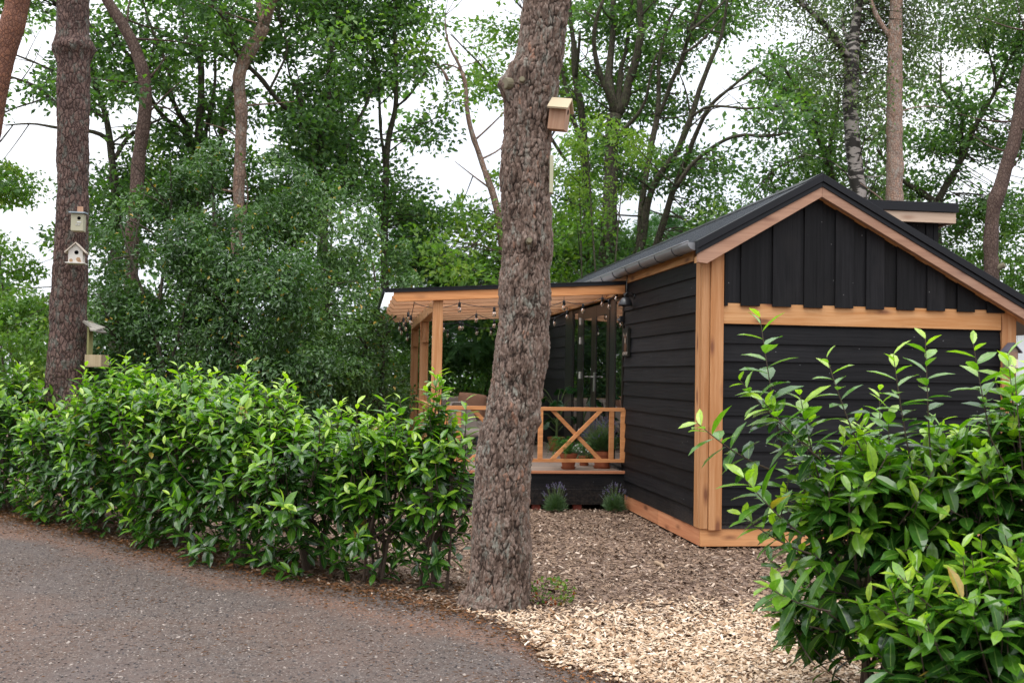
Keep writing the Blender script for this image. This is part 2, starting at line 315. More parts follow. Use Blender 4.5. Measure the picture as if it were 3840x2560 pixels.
# ------------------------------------------------------------------ leaf geometry
def leaves(g, P, D, N, L, W, tone, kind='simple', droop=.12, fold=.18):
    P = np.asarray(P, float); k = len(P); D = nrm(D); Sd = nrm(np.cross(D, N)); N = np.cross(Sd, D)
    L = np.broadcast_to(L, (k,))[:, None]; W = np.broadcast_to(W, (k,))[:, None]; tone = np.broadcast_to(tone, (k,))
    if kind == 'simple':
        a = P; b = P+D*L*.45+Sd*W*.5+N*fold*W; c = P+D*L-N*droop*L; d = P+D*L*.55-Sd*W*.5+N*fold*W
        v = np.stack([a, b, c, d], 1).reshape(-1, 3); i = np.arange(k)[:, None]*4
        g.add(v, np.concatenate([i+np.array([[0, 1, 2]]), i+np.array([[0, 2, 3]])]), tone=np.repeat(tone, 4))
        return
    vs_ = [P]; rb = [np.ones(k)]
    for t, wd in ((.16, .55), (.42, 1.), (.72, .86)):
        m = P+D*L*t-N*droop*L*t*t
        vs_ += [m+Sd*W*.5*wd+N*fold*W*wd, m, m-Sd*W*.5*wd+N*fold*W*wd]; rb += [np.zeros(k), np.ones(k), np.zeros(k)]
    vs_.append(P+D*L-N*droop*L*1.1); rb.append(np.ones(k)*.6)
    v = np.stack(vs_, 1).reshape(-1, 3); i = np.arange(k)[:, None]*11
    T = [(0, 1, 2), (0, 2, 3), (1, 4, 5), (1, 5, 2), (2, 5, 6), (2, 6, 3), (4, 7, 8), (4, 8, 5), (5, 8, 9), (5, 9, 6), (7, 10, 8), (8, 10, 9)]
    g.add(v, np.concatenate([i+np.array([t]) for t in T]), tone=np.repeat(tone, 11), rib=np.stack(rb, 1).ravel())
def rvec(k): return nrm(rng.normal(size=(k, 3)))

# ================================================================== SETTING: ground, road
def sheet(name, poly, z, mat, label_kind='structure'):
    me = bpy.data.meshes.new(name); me.from_pydata([(x, y, z) for x, y in poly], [], [list(range(len(poly)))]); me.materials.append(mat)
    o = bpy.data.objects.new(name, me); COL.objects.link(o); return tag(o, kind=label_kind)
m = M('old_wood_chip_ground', .95, .15)
vv = m.coord((1, 1, 1), warp=.03, wscale=20); cc = m.vor(38, vv, 'F1', 'Color'); sp = m.new('SeparateColor'); m.put(sp.inputs[0], cc); dd = m.vor(38, vv)
c = m.ramp(sp.outputs[0], [(0., (.07, .042, .03)), (.45, (.19, .125, .09)), (.8, (.31, .215, .16)), (1., (.42, .32, .25))])
c = m.mix(m.ramp(m.noise(1.1, 5), [(.35, .55), (.65, 0.)]), c, (.06, .04, .03))
m.base(c); m.bump(m.math('ADD', dd, m.noise(60, 4)), .9, .015); GROUND = m.m
sheet('ground', [(-90, -40), (90, -40), (90, 140), (-90, 140)], 0, GROUND)
m = M('asphalt_with_needles', .93, .2)
sp1 = m.vor(150, m.coord((1, 1, 1), warp=.004, wscale=60), 'F1', 'Color'); s1 = m.new('SeparateColor'); m.put(s1.inputs[0], sp1)
c = m.ramp(m.noise(48, 8, None, .82), [(.32, (.035, .027, .023)), (.47, (.092, .073, .063)), (.6, (.13, .106, .092)), (.72, (.20, .165, .145))])
c = m.mix(m.ramp(m.noise(22, 5, m.coord((1, 1, 1), warp=.05, wscale=12), .7), [(.40, .55), (.56, 0.)]), c, (.07, .045, .035))
c = m.mix(m.ramp(s1.outputs[0], [(.95, 0.), (.97, .6)]), c, (.36, .32, .29))
c = m.mix(m.ramp(s1.outputs[1], [(.9, 0.), (.94, .8)]), c, (.03, .027, .027))
ns = m.ramp(m.noise(.55, 5, m.coord((1, 1, 1), warp=.5, wscale=.7), .6), [(.45, 0.), (.65, .42)])
c = m.mix(m.math('MULTIPLY', ns, m.ramp(m.noise(70, 4, m.coord((1, 1, 1))), [(.38, .2), (.6, 1.)])), c, (.19, .095, .055))
c = m.mix(m.ramp(m.noise(.8, 4, m.coord((1, .8, 1), warp=.3)), [(.45, 0.), (.7, .4)]), c, (.115, .10, .098))
_pc = m.new('TexCoord').outputs['Object']; _sx = m.new('SeparateXYZ'); m.put(_sx.inputs[0], _pc)
_arc = m.math('ADD', _sx.outputs[1], m.math('MULTIPLY', _sx.outputs[0], .82))         # a drift of fallen needles along the verge
_arc = m.math('ADD', _arc, m.math('MULTIPLY', m.noise(1.6, 4), .9))
c = m.mix(m.math('MULTIPLY', m.ramp(m.math('MULTIPLY', _arc, .1), [(.655, 0.), (.69, .45), (.73, 0.)]), m.ramp(m.noise(35, 5), [(.4, .15), (.62, 1.)])), c, (.26, .115, .06))
m.base(c); m.bump(m.noise(140, 5, None, .8), .8, .006); ROAD = m.m
edge = [(-14, 17.6), (-9, 14.0), (-5.6, 11.75), (-4.2, 10.5), (-2.9, 9.35), (-1.9, 8.5), (-1.2, 7.98), (-.7, 7.62), (-.35, 7.28), (-.1, 7.0), (.1, 6.55), (.2, 6.1), (.5, 5.75), (.75, 5.45), (1.1, 5.1), (2.0, 4.2), (6, 1.2), (14, -6)]
ep = []
for (a, b), (c1, d1) in zip(edge[:-1], edge[1:]):
    for t in np.linspace(0, 1, 12, endpoint=False):
        x = a+(c1-a)*t; y = b+(d1-b)*t; q = fbm(np.array([[x*3, y*3, 1.]]), 4)[0]-.5; ep.append((x+q*.35, y+q*.35))
sheet('road', ep+[(14, -30), (-60, -30), (-60, 25)], .004, ROAD)
def road_side(x, y):                                        # > 0 on the mulch side
    ex = np.array([p[0] for p in edge]); ey = np.array([p[1] for p in edge]); return y-np.interp(x, ex, ey)

def chips(name, P, ln, wd, tone, mat, zr=.012, tilt=.35):
    k = len(P); a = rng.uniform(0, 2*math.pi, k); D = np.stack([np.cos(a), np.sin(a), rng.normal(0, tilt, k)], 1); D = nrm(D)
    N = nrm(np.stack([rng.normal(0, tilt, k), rng.normal(0, tilt, k), np.ones(k)], 1)); Sd = nrm(np.cross(D, N)); N = np.cross(Sd, D)
    L = ln[:, None]/2; W = wd[:, None]/2; j = lambda: rng.uniform(.7, 1.15, (k, 1))
    th = np.minimum(ln, wd)[:, None]*.22
    v = np.stack([P-D*L*j()-Sd*W*j(), P+D*L*j()-Sd*W*j(), P+D*L*j()+Sd*W*j(), P-D*L*j()+Sd*W*j(), P+N*th], 1).reshape(-1, 3)
    i = np.arange(k)[:, None]*5; g = Geo()
    g.add(v, np.concatenate([i+np.array([t]) for t in ((0, 1, 4), (1, 2, 4), (2, 3, 4), (3, 0, 4))]), tone=np.repeat(tone, 5))
    return g.build(name, mat)
m = M('fresh_chip', .85, .2); m.base(m.ramp(m.attr('tone'), [(0., (.13, .07, .04)), (.2, (.30, .18, .10)), (.5, (.45, .32, .21)), (.8, (.58, .45, .33)), (1., (.72, .61, .49))])); m.bump(m.noise(120, 3), .4, .003); CH1 = m.m
m = M('old_chip', .9, .15); m.base(m.ramp(m.attr('tone'), [(0., (.055, .033, .021)), (.4, (.17, .112, .076)), (.75, (.29, .20, .14)), (.93, (.42, .32, .24)), (1., (.55, .44, .35))])); CH2 = m.m
m = M('small_stone', .8, .3); m.base(m.ramp(m.attr('tone'), [(0., (.03, .028, .03)), (.5, (.13, .10, .085)), (1., (.34, .29, .25))])); STN = m.m
# fresh chips
k = 125000; X = rng.uniform(-1.2, 3.4, k); Y = rng.uniform(4.6, 8.6, k)
side = road_side(X, Y); lim = 7.55+(X-.3)*.15+(fbm(np.stack([X*1.5, Y*1.5, X*0], 1), 3, 5)-.5)*1.2
pr = np.clip((side+.10+fbm(np.stack([X*4, Y*4, X*0], 1), 3, 2)*.3-.15)/.4, 0, 1)*np.clip((lim+.35-Y)/1.5, 0.0, 1)**1.6*np.clip((X+.5)/.35, 0, 1)
ok = rng.random(k) < pr; X, Y = X[ok], Y[ok]; k = len(X)
FRESH_LIM = lambda X, Y: 7.55+(X-.3)*.15
tag(chips('fresh_wood_chips', np.stack([X, Y, rng.uniform(.004, .03, k)], 1), rng.gamma(4, .0078, k)+.006, rng.gamma(4, .003, k)+.004, np.clip(rng.normal(.55, .24, k), 0, 1), CH1), kind='stuff')
# old chips on the ground behind
k = 100000; t = rng.random(k)**.8; Y = 5.6+t*9.5; X = rng.uniform(-.55, .62, k)*Y+.1
side = road_side(X, Y); ok = (side > rng.uniform(-.1, .15, k)); X, Y = X[ok], Y[ok]; k = len(X)
uvx = (np.stack([X, Y], 1)-K) @ G; uvy = (np.stack([X, Y], 1)-K) @ S; ok = ~((uvx > .02) & (uvy > .02)) & ~((uvy > 2.9) & (uvx > -2.4)); X, Y = X[ok], Y[ok]; k = len(X)
tag(chips('old_wood_chips', np.stack([X, Y, rng.uniform(.002, .022, k)], 1), rng.gamma(3.5, .0085, k)+.006, rng.gamma(3.5, .003, k)+.004, np.clip(rng.normal(.5, .25, k), 0, 1), CH2), kind='stuff')
# grit on the road, scattered chips and litter at the verge
k = 42000; Y = 4.2+rng.random(k)**.9*9; X = rng.uniform(-.6, .35, k)*Y; ok = road_side(X, Y) < 0.1; X, Y = X[ok], Y[ok]; k = len(X)
tag(chips('road_grit', np.stack([X, Y, np.full(k, .006)], 1), rng.gamma(3, .003, k)+.003, rng.gamma(3, .0024, k)+.003, rng.random(k)**1.8, STN, tilt=.2), kind='stuff')
k = 9000; X = rng.uniform(-6.5, 2.6, k); Y = np.interp(X, [p[0] for p in edge], [p[1] for p in edge])-np.abs(rng.normal(0, .28, k))+.1
a = rng.uniform(0, 6.28, k); g = Geo(); D = np.stack([np.cos(a), np.sin(a), rng.normal(0, .1, k)], 1)
leaves(g, np.stack([X, Y, rng.uniform(.006, .02, k)], 1), D, nrm(np.array([0, 0, 1])+.3*rng.normal(size=(k, 3))), rng.uniform(.015, .05, k), rng.uniform(.002, .016, k), rng.random(k))
k = 24000; Y = 4.2+rng.random(k)**.9*9; X = rng.uniform(-.6, .35, k)*Y; dn = fbm(np.stack([X*1.2, Y*1.2, X*0], 1), 4, 91); okk = (road_side(X, Y) < .1) & (dn > rng.uniform(.35, .62, k)); X, Y = X[okk], Y[okk]; k = len(X); a = rng.uniform(0, 6.28, k)
leaves(g, np.stack([X, Y, np.full(k, .008)], 1), np.stack([np.cos(a), np.sin(a), rng.normal(0, .05, k)], 1), nrm(np.array([0, 0, 1])+.2*rng.normal(size=(k, 3))), rng.uniform(.015, .05, k), rng.uniform(.0015, .004, k), rng.random(k))
k = 2600; X = rng.uniform(-6.5, -.2, k); Y = np.interp(X, [p[0] for p in edge], [p[1] for p in edge])+rng.uniform(-.12, .9, k); a = rng.uniform(0, 6.28, k)
leaves(g, np.stack([X, Y, rng.uniform(.008, .03, k)], 1), np.stack([np.cos(a), np.sin(a), rng.normal(0, .2, k)], 1), nrm(np.array([0, 0, 1])+.4*rng.normal(size=(k, 3))), rng.uniform(.03, .07, k), rng.uniform(.012, .03, k), rng.random(k)*.8)
tag(g.build('leaf_litter', DEADL), kind='stuff')

# ================================================================== THE CABIN (local axes: x along the gable wall, y along the side wall)
KL = (K[0], K[1], 0)
cab = thing('cabin', 'black timber cabin with gable roof and orange wood corner posts', 'cabin', KL, YAW)
LEN = 10.6; GW = 3.17; AU, AZ = 1.09, 3.50
def zl(u): return AZ-(AU-u)*.553      # left slope (underside of the trim)
def zr(u): return AZ-(u-AU)*.533
# horizontal weatherboards: each course a wedge, foot proud of the course below
def courses(g, axis, a0, a1, zs, flip=1, breaks=()):
    for i in range(len(zs)-1):
        z0, z1 = zs[i], zs[i+1]; cuts = [a0]+sorted(x for x in breaks if a0 < x < a1 and rng.random() < .3)+[a1]
        for b0, b1 in zip(cuts[:-1], cuts[1:]):
            t = rng.random(); p = .024+rng.uniform(-.002, .002)
            if axis == 'u': g.hexa([(b0, -p, z0), (b1, -p, z0), (b1, .0, z0), (b0, .0, z0), (b0, -.006, z1+.006), (b1, -.006, z1+.006), (b1, .0, z1+.006), (b0, .0, z1+.006)], t)
            else: g.hexa([(-p, b0, z0), (.0, b0, z0), (.0, b1, z0), (-p, b1, z0), (-.006, b0, z1+.006), (0, b0, z1+.006), (0, b1, z1+.006), (-.006, b1, z1+.006)], t)
zs = [.196+.17*i for i in range(15)]+[2.735]
g = Geo(); courses(g, 'v', .14, 3.0, zs, breaks=[.8, 1.5, 2.2]); g.build('side_cladding', C_V, cab)
g = Geo(); courses(g, 'v', 6.72, LEN, zs); g.build('side_cladding', C_V, cab)
g = Geo(); courses(g, 'u', .14, 3.03, [.196]+[.24+.17*i for i in range(12)]+[2.125], breaks=[1.1, 2.0]); g.build('gable_cladding', C_U, cab)
# solid body behind the boards (dark), so nothing shows through the joints
g = Geo(); g.box(.001, GW-.02, .001, .06, .08, 2.28); g.box(.001, .06, .062, 3.02, .08, 2.9); g.box(.001, .06, 6.7, LEN, .08, 2.9); g.box(.001, .06, 3.0, 6.72, 2.62, 2.9)
g.box(GW-.08, GW-.02, .062, LEN, .08, 2.3); g.box(.001, GW-.02, LEN-.06, LEN-.002, .08, 2.28); g.box(.07, GW-.09, .07, LEN-.07, .05, .45)
g.add([(.001, .001, 2.281), (GW-.02, .001, 2.281), (GW-.02, .001, 2.36), (AU, .001, 3.42), (.001, .001, 2.86), (.001, .06, 2.281), (GW-.02, .06, 2.281), (GW-.02, .06, 2.36), (AU, .06, 3.42), (.001, .06, 2.86)], [np.array([[0, 1, 2, 3, 4]]), np.array([[9, 8, 7, 6, 5]])])
g.build('wall_core', DARKIN, cab)
# upright gable boards, board on board
g = Geo()
def gable_top(u): return min(zl(u), zr(u))-.02
us = [.184]+[.341+.3135*i for i in range(9)]
def upboard(u0, u1, z0, p0, p1):
    cuts = sorted({u0, u1} | ({AU} if u0 < AU < u1 else set()))
    t = rng.random()
    for a, b in zip(cuts[:-1], cuts[1:]):
        if gable_top((a+b)/2) < z0+.01: continue
        g.hexa([(a, -p1, z0), (b, -p1, z0), (b, -p0, z0), (a, -p0, z0), (a, -p1, max(z0+.002, gable_top(a))), (b, -p1, max(z0+.002, gable_top(b))), (b, -p0, max(z0+.002, gable_top(b))), (a, -p0, max(z0+.002, gable_top(a)))], t)
for i in range(10):
    a = us[i]; wd = .03 if i == 0 else .185+rng.uniform(-.004, .004)
    upboard(a, min(a+wd, 3.1), 2.292+rng.uniform(-.004, .004), .041, .060)
    if i < 9: upboard(a+(.0 if i == 0 else .14), us[i+1]+.05, 2.318, .018, .036)
g.build('gable_boards', C_Z, cab, bevel=.002)
g = Geo(); g.box(.182, 3.012, -.034, -.002, 2.122, 2.318, .5); g.build('gable_beam', W_U, cab, bevel=.004)
# corner posts made of three boards
def corner(nm):
    g = Geo(); g.box(-.030, .002, .030, .152, .196, 2.80, .5); g.box(-.026, .05, -.03, .026, .195, 2.80, .38); g.box(.053, .180, -.05, -.004, .185, 2.80, .62); return g.build(nm, W_Z, cab, bevel=.005)
corner('corner_post')
g = Geo(); g.box(3.014, 3.165, -.045, .03, .19, 2.30, .3); g.box(3.135, 3.172, .032, .2, .19, 2.3, .2); g.build('corner_post', W_Z, cab, bevel=.005)
g = Geo(); g.box(-.012, 3.18, -.012, .02, .03, .213, .6); g.build('base_board', W_BASEU, cab, bevel=.004)
g = Geo(); g.box(-.014, .0, .024, 1.42, .03, .211, .7); g.box(-.0135, .0, 1.423, 2.92, .032, .209, .15); g.build('base_board', W_BASE, cab, bevel=.003)
g = Geo(); g.box(-.03, .002, .25, LEN, 2.737, 2.90, .3); g.build('eaves_board', W_V, cab, bevel=.004)
# barge boards and black trim, following both slopes
VB0, VB1 = -.17, -.115
def slope_bar(g, u0, u1, zf, top, bot, y0, y1, tone=.5, endz=None):
    g.hexa([(u0, y0, zf(u0)+bot), (u1, y0, zf(u1)+bot), (u1, y1, zf(u1)+bot), (u0, y1, zf(u0)+bot), (u0, y0, zf(u0)+top), (u1, y0, zf(u1)+top), (u1, y1, zf(u1)+top), (u0, y1, zf(u0)+top)], tone)
def barge(zf, u0, u1, tone):
    g = Geo(); slope_bar(g, u0, u1, zf, -.075, -.178, VB0, VB1, tone); return g
g = Geo(); y0, y1 = VB0, VB1
ut = -.115                                             # left barge: foot cut level
P = [(ut, zl(ut)-.155), (ut+.085, zl(ut)-.165), (AU, zl(AU)-.165), (AU, AZ-.068), (ut, zl(ut)-.068)]
g.add([(x, y0, z) for x, z in P]+[(x, y1, z) for x, z in P], [np.array([[0, 1, 2, 3, 4]]), np.array([[9, 8, 7, 6, 5]]), np.array([[0, 5, 6, 1], [1, 6, 7, 2], [2, 7, 8, 3], [3, 8, 9, 4], [4, 9, 5, 0]])], tone=.75)
g.build('barge_board', W_B, cab, bevel=.003)
ur = 3.62
P = [(AU+.001, zr(AU)-.165), (ur, zr(ur)-.165), (ur, zr(ur)-.068), (AU+.001, AZ-.068)]
g = Geo(); g.add([(x, y0, z) for x, z in P]+[(x, y1, z) for x, z in P], [np.array([[0, 1, 2, 3]]), np.array([[7, 6, 5, 4]]), np.array([[0, 4, 5, 1], [1, 5, 6, 2], [2, 6, 7, 3], [3, 7, 4, 0]])], tone=.4)
g.build('barge_board', W_B, cab, bevel=.003)
g = Geo()
for u0, u1, zf in ((-.125, AU, zl), (AU, ur+.02, zr)):
    slope_bar(g, u0, u1, zf, .052, -.022, VB0-.03, VB0+.13, .5); slope_bar(g, u0, u1, zf, -.024, -.070, VB0-.012, VB0+.05, .3)
g.build('barge_trim', TRIM, cab, bevel=.003)
g = Geo()                                                       # soffit of the verge
slope_bar(g, -.1, AU, zl, -.10, -.158, VB1+.001, -.003, .5); slope_bar(g, AU, ur-.1, zr, -.10, -.158, VB1+.001, -.003, .5); g.build('soffit', W_U, cab)
# ribbed metal roof: left slope in geometry with ribs running down the slope
def roof(zf, u0, u1, nm, v0=-.16):
    g = Geo(); slope_bar(g, min(u0, u1), max(u0, u1), zf, .022, -.02, VB0+.135, LEN+.1)
    k = int((LEN+.2)/.125)
    for i in range(k):
        v = VB0+.16+i*.125; big = i % 2 == 0; h = .055 if big else .034; wdt = .03 if big else .014
        slope_bar(g, min(u0, u1), max(u0, u1), zf, h, .02, v, v+wdt, .8 if big else .4)
    return g.build(nm, ROOF, cab)
roof(zl, -.075, AU, 'roof_sheet'); roof(zr, AU, 3.66, 'roof_sheet')
g = Geo(); g.hexa([(AU-.16, VB0+.0, zl(AU-.16)+.056), (AU, VB0, AZ+.056), (AU, LEN, AZ+.056), (AU-.16, LEN, zl(AU-.16)+.056), (AU-.16, VB0, zl(AU-.16)+.062), (AU, VB0, AZ+.066), (AU, LEN, AZ+.066), (AU-.16, LEN, zl(AU-.16)+.062)])
g.hexa([(AU, VB0, AZ+.056), (AU+.16, VB0, zr(AU+.16)+.056), (AU+.16, LEN, zr(AU+.16)+.056), (AU, LEN, AZ+.056), (AU, VB0, AZ+.066), (AU+.16, VB0, zr(AU+.16)+.062), (AU+.16, LEN, zr(AU+.16)+.062), (AU, LEN, AZ+.066)])
g.build('ridge_cap', TRIM, cab)
# half-round gutter
g = Geo(); th = np.linspace(math.pi*.98, 2*math.pi*1.0+.02, 15); r = .066; cu, cz = -.128, 2.868
vs_ = np.linspace(-.10, LEN, 30)
ring = np.stack([cu+r*np.cos(th), cz+r*np.sin(th)], 1); ring = np.concatenate([[[cu-r-.006, cz+.012], [cu-r+.008, cz+.012]], ring, [[cu+r, cz+.012]]])[1:]
V = np.array([[(a, v, b) for a, b in ring] for v in vs_]).reshape(-1, 3); kk = len(ring); i = np.arange(len(vs_)-1)[:, None]*kk; j = np.arange(kk-1)[None]
g.add(V, np.stack([i+j, i+j+1, i+kk+j+1, i+kk+j], -1).reshape(-1, 4)); 
gut = g.build('gutter', GUT, cab, smooth=True, solid=.003)
g = Geo(); g.tube([(cu-r, vv_, cz+.012) for vv_ in vs_], .008, 8); g.build('rim', GUT, gut, smooth=True)
g = Geo(); V = [(cu, -.10, cz)]+[(cu+r*np.cos(a), -.10, cz+r*np.sin(a)) for a in th]; g.add(V, np.array([[0, q, q+1] for q in range(1, len(th))])); g.build('end_cap', GUT, gut)
for vb in np.arange(.42, LEN, .62):
    g = Geo(); rr = r+.007; g.tube([(cu+rr*np.cos(a), vb, cz+rr*np.sin(a)) for a in np.linspace(math.pi, 2*math.pi, 12)], .0045, 5); g.build('bracket', plain('bracket_metal', (.05, .05, .055), .5, .5, .5) if vb < .5 else bpy.data.materials['bracket_metal'], gut)
g = Geo(); g.tube([(-.045, 2.76, 2.80), (-.05, 2.76, 2.84), (-.052, 2.77, 2.66), (-.05, 2.8, 2.6), (-.055, 2.86, 2.58), (-.06, 2.87, 2.62)], .006, 6); g.build('cable', plain('grey_cable', (.12, .12, .12)), cab, smooth=True)
# flat-roofed dormer on the right slope
V0, V1 = 1.40, 4.4
g = Geo()
for i in range(18):
    a = 1.25+i*.1035; p = .012 if i % 2 else 0
    g.box(a, a+.098, V0-.012-p, V0-p-.0005, 2.3, 3.40)
g.box(1.25, 3.10, V0, V1, 2.3, 3.395); g.box(3.095, 3.15, V0-.03, V0+.02, 2.3, 3.40)
g.build('dormer_wall', C_Z, cab)
g = Geo(); g.box(1.2, 3.29, V0-.15, V0-.115, 3.36, 3.475, .9); g.box(3.255, 3.29, V0-.113, V1+.1, 3.36, 3.475, .4); g.box(1.2, 3.25, V0-.112, V1, 3.385, 3.40, .3); g.build('dormer_fascia', W_D, cab, bevel=.003)
g = Geo(); g.box(1.15, 3.31, V0-.175, V1+.12, 3.478, 3.567); g.box(1.15, 3.30, V0-.165, V1+.12, 3.569, 3.583); g.build('dormer_roof', TRIM, cab, bevel=.004)
# glazed doors on the side wall, seen under the veranda
GV = dict(z0=.50, z1=2.60)
def pane(parent, v0, v1, z0, z1, x=.012):
    g = Geo(); g.box(x, x+.006, v0, v1, z0, z1); return g.build('pane', GLASS, parent)
def frame(nm, v0, v1, z0, z1, st, x0=-.02, x1=.04, low=None, parent=cab):
    low = low or st; g = Geo(); g.box(x0, x1, v0, v0+st, z0, z1); g.box(x0, x1, v1-st, v1, z0, z1); g.box(x0+.001, x1-.001, v0+st, v1-st, z1-st, z1); g.box(x0+.001, x1-.001, v0+st, v1-st, z0, z0+low)
    o = g.build(nm, DOORF, parent, bevel=.002); pane(o, v0+st-.005, v1-st+.005, z0+low-.005, z1-st+.005, x0+.008); return o
frame('side_window', 3.05, 3.5, .5, 2.60, .05); frame('side_window', 5.74, 6.16, .5, 2.60, .06)
g = Geo(); g.box(-.022, .055, 3.502, 3.738, .5, 2.60); g.box(-.024, .055, 5.5, 5.738, .5, 2.6); g.box(-.03, .055, 6.162, 6.71, .5, 2.6); g.box(-.035, .06, 3.01, 6.71, 2.602, 2.66); g.box(-.05, .02, 3.02, 6.7, 2.665, 2.70); g.box(-.055, .06, 3.01, 6.71, .44, .498)
g.build('door_frame', BLK, cab, bevel=.002)
for v0, v1, hs in ((3.74, 4.66, 1), (4.662, 5.498, 0)):
    d = frame('door', v0, v1, .5, 2.57, .15, -.03, .03, .25)
    if hs:
        g = Geo(); g.box(-.040, -.031, 4.575, 4.63, 1.40, 1.66); g.tube([(-.04, 4.6, 1.60), (-.085, 4.6, 1.60), (-.09, 4.56, 1.60), (-.09, 4.44, 1.60)], .011, 8); g.build('handle', STEEL, d)
    else:
        g = Geo(); g.tube([(-.035, 4.74, 1.60), (-.085, 4.74, 1.60), (-.09, 4.78, 1.60), (-.09, 4.9, 1.60)], .011, 8); g.build('handle', STEEL, d)
        for z in (.8, 1.62, 2.12, 2.4): g = Geo(); g.tube([(-.045, 5.52, z-.05), (-.045, 5.52, z+.05)], .012, 8); g.box(-.036, -.031, 5.49, 5.56, z-.05, z+.05); g.build('hinge', STEEL, d)
# interior that the glass gives onto
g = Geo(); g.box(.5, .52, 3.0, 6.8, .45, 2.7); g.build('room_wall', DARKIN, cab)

# ================================================================== VERANDA
ver = thing('veranda', 'orange timber veranda with flat roof and raised deck beside the black cabin', 'veranda', KL, YAW)
def zrf(u): return 2.757+.061*u                         # top line of the lean-to roof
VF, VE = 2.9, 8.45
g = Geo()
def rbar(g, u0, u1, top, bot, y0, y1, tone=None): slope_bar(g, u0, u1, zrf, top, bot, y0, y1, rng.random() if tone is None else tone)
rv = [2.885, 3.66, 4.43, 5.2, 5.97, 6.74, 7.51, 8.28]
for i, v in enumerate(rv):
    g = Geo(); t0 = -2.828; z = zrf(t0); wd = .06; e = 0.0 if i else -.0
    zb = -.145
    P = [(t0, zrf(t0)-.02), (t0, zrf(t0)-.10), (t0+.04, zrf(t0+.04)+zb), (-.04, zrf(-.04)+zb), (-.04, zrf(-.04)-.02)]
    g.add([(x, v, z) for x, z in P]+[(x, v+wd, z) for x, z in P], [np.array([[0, 1, 2, 3, 4]]), np.array([[9, 8, 7, 6, 5]]), np.array([[0, 5, 6, 1], [1, 6, 7, 2], [2, 7, 8, 3], [3, 8, 9, 4], [4, 9, 5, 0]])], tone=[.95, .3, .6, .2, .5, .4, .3, .5][i])
    g.build('rafter', W_RAIL if i == 0 else W_RAFT, ver, bevel=.004)
g = Geo(); rbar(g, -2.93, -.03, .0, -.036, VF-.035, VF-.008, .5); rbar(g, -2.93, -.03, .012, .002, VF-.045, VF+.05, .4); rbar(g, -2.93, -.03, .012, .002, VE, VE+.05, .4); g.box(-2.955, -2.932, VF-.045, VE+.05, zrf(-2.93)-.05, zrf(-2.93)+.012)
for u in (-2.82, -2.15, -1.48, -.8, -.2): g.lathe([(0, 0), (.006, 0), (.004, .006), (0, .007)], (u, VF-.036, zrf(u)-.022), 8, axis=(0, -1, 0))
g.build('roof_trim', TRIM, ver)
g = Geo(); k_ = 7                                                   # single-skin translucent sheets lying on the rafters
for i in range(k_):
    v0 = VF+(VE-VF)*i/k_; v1 = VF+(VE-VF)*(i+1)/k_-.004; z0_, z1_ = zrf(-2.928)-.012, zrf(-.03)-.012
    g.add([(-2.928, v0, z0_), (-.03, v0, z1_), (-.03, v1, z1_), (-2.928, v1, z0_)], np.array([[0, 1, 2, 3]]), tone=.5)
g.build('roof_sheet', OPAL, ver)
zp = 2.483
for i, v in enumerate((2.945, 5.57, 8.2)):
    g = Geo(); g.box(-2.357, -2.238, v, v+.12, .38 if i == 0 else .47, zp-.13 if i else zp, [.85, .2, .25][i]); p = g.build('post', W_Z, ver, bevel=.005)
    if i: g = Geo(); g.box(-2.325, -2.24, v-.075, v-.002, 2.05, zp-.15, .2); g.build('corbel', W_Z, p, bevel=.003)
g = Geo(); g.box(-2.356, -2.24, 3.07, 8.38, zp-.14, zp-.001, .5); g.build('beam', W_V, ver, bevel=.004)
g = Geo(); g.box(-.10, -.034, 2.95, 8.4, 2.60, 2.712, .3); g.build('wall_beam', W_V, ver, bevel=.004)
# deck
g = Geo(); nb = 40; wv = (VE-VF)/nb
for i in range(nb):
    v = VF+i*wv; g.box(-2.52, -.028, v+(.0 if i else .022), v+wv-.006, .443, .471)
g.build('deck_boards', W_DECK, ver, bevel=.002)
g = Geo(); g.box(-2.53, -.004, VF-.022, VF+.02, .440, .4715, .6); g.build('deck_edge', W_DECKE, ver, bevel=.003)
g = Geo()
for z0, z1, p in ((.07, .256, .012), (.252, .438, .0)): g.box(-2.51, -.006, VF-.002-p, VF+.02-p, z0, z1)
for z0, z1, p in ((.07, .256, .012), (.252, .438, .0)): g.box(-2.51-p, -2.49-p, VF+.02, VE, z0, z1)
g.build('skirting', C_U, ver, bevel=.002)
for u in (-.10, -.58, -1.08, -1.6, -2.1, -2.45):
    for v in (2.93, 5.5, 8.2): g = Geo(); g.box(u-.05, u+.05, v, v+.10, 0., .43); g.build('foot', REDB, ver)
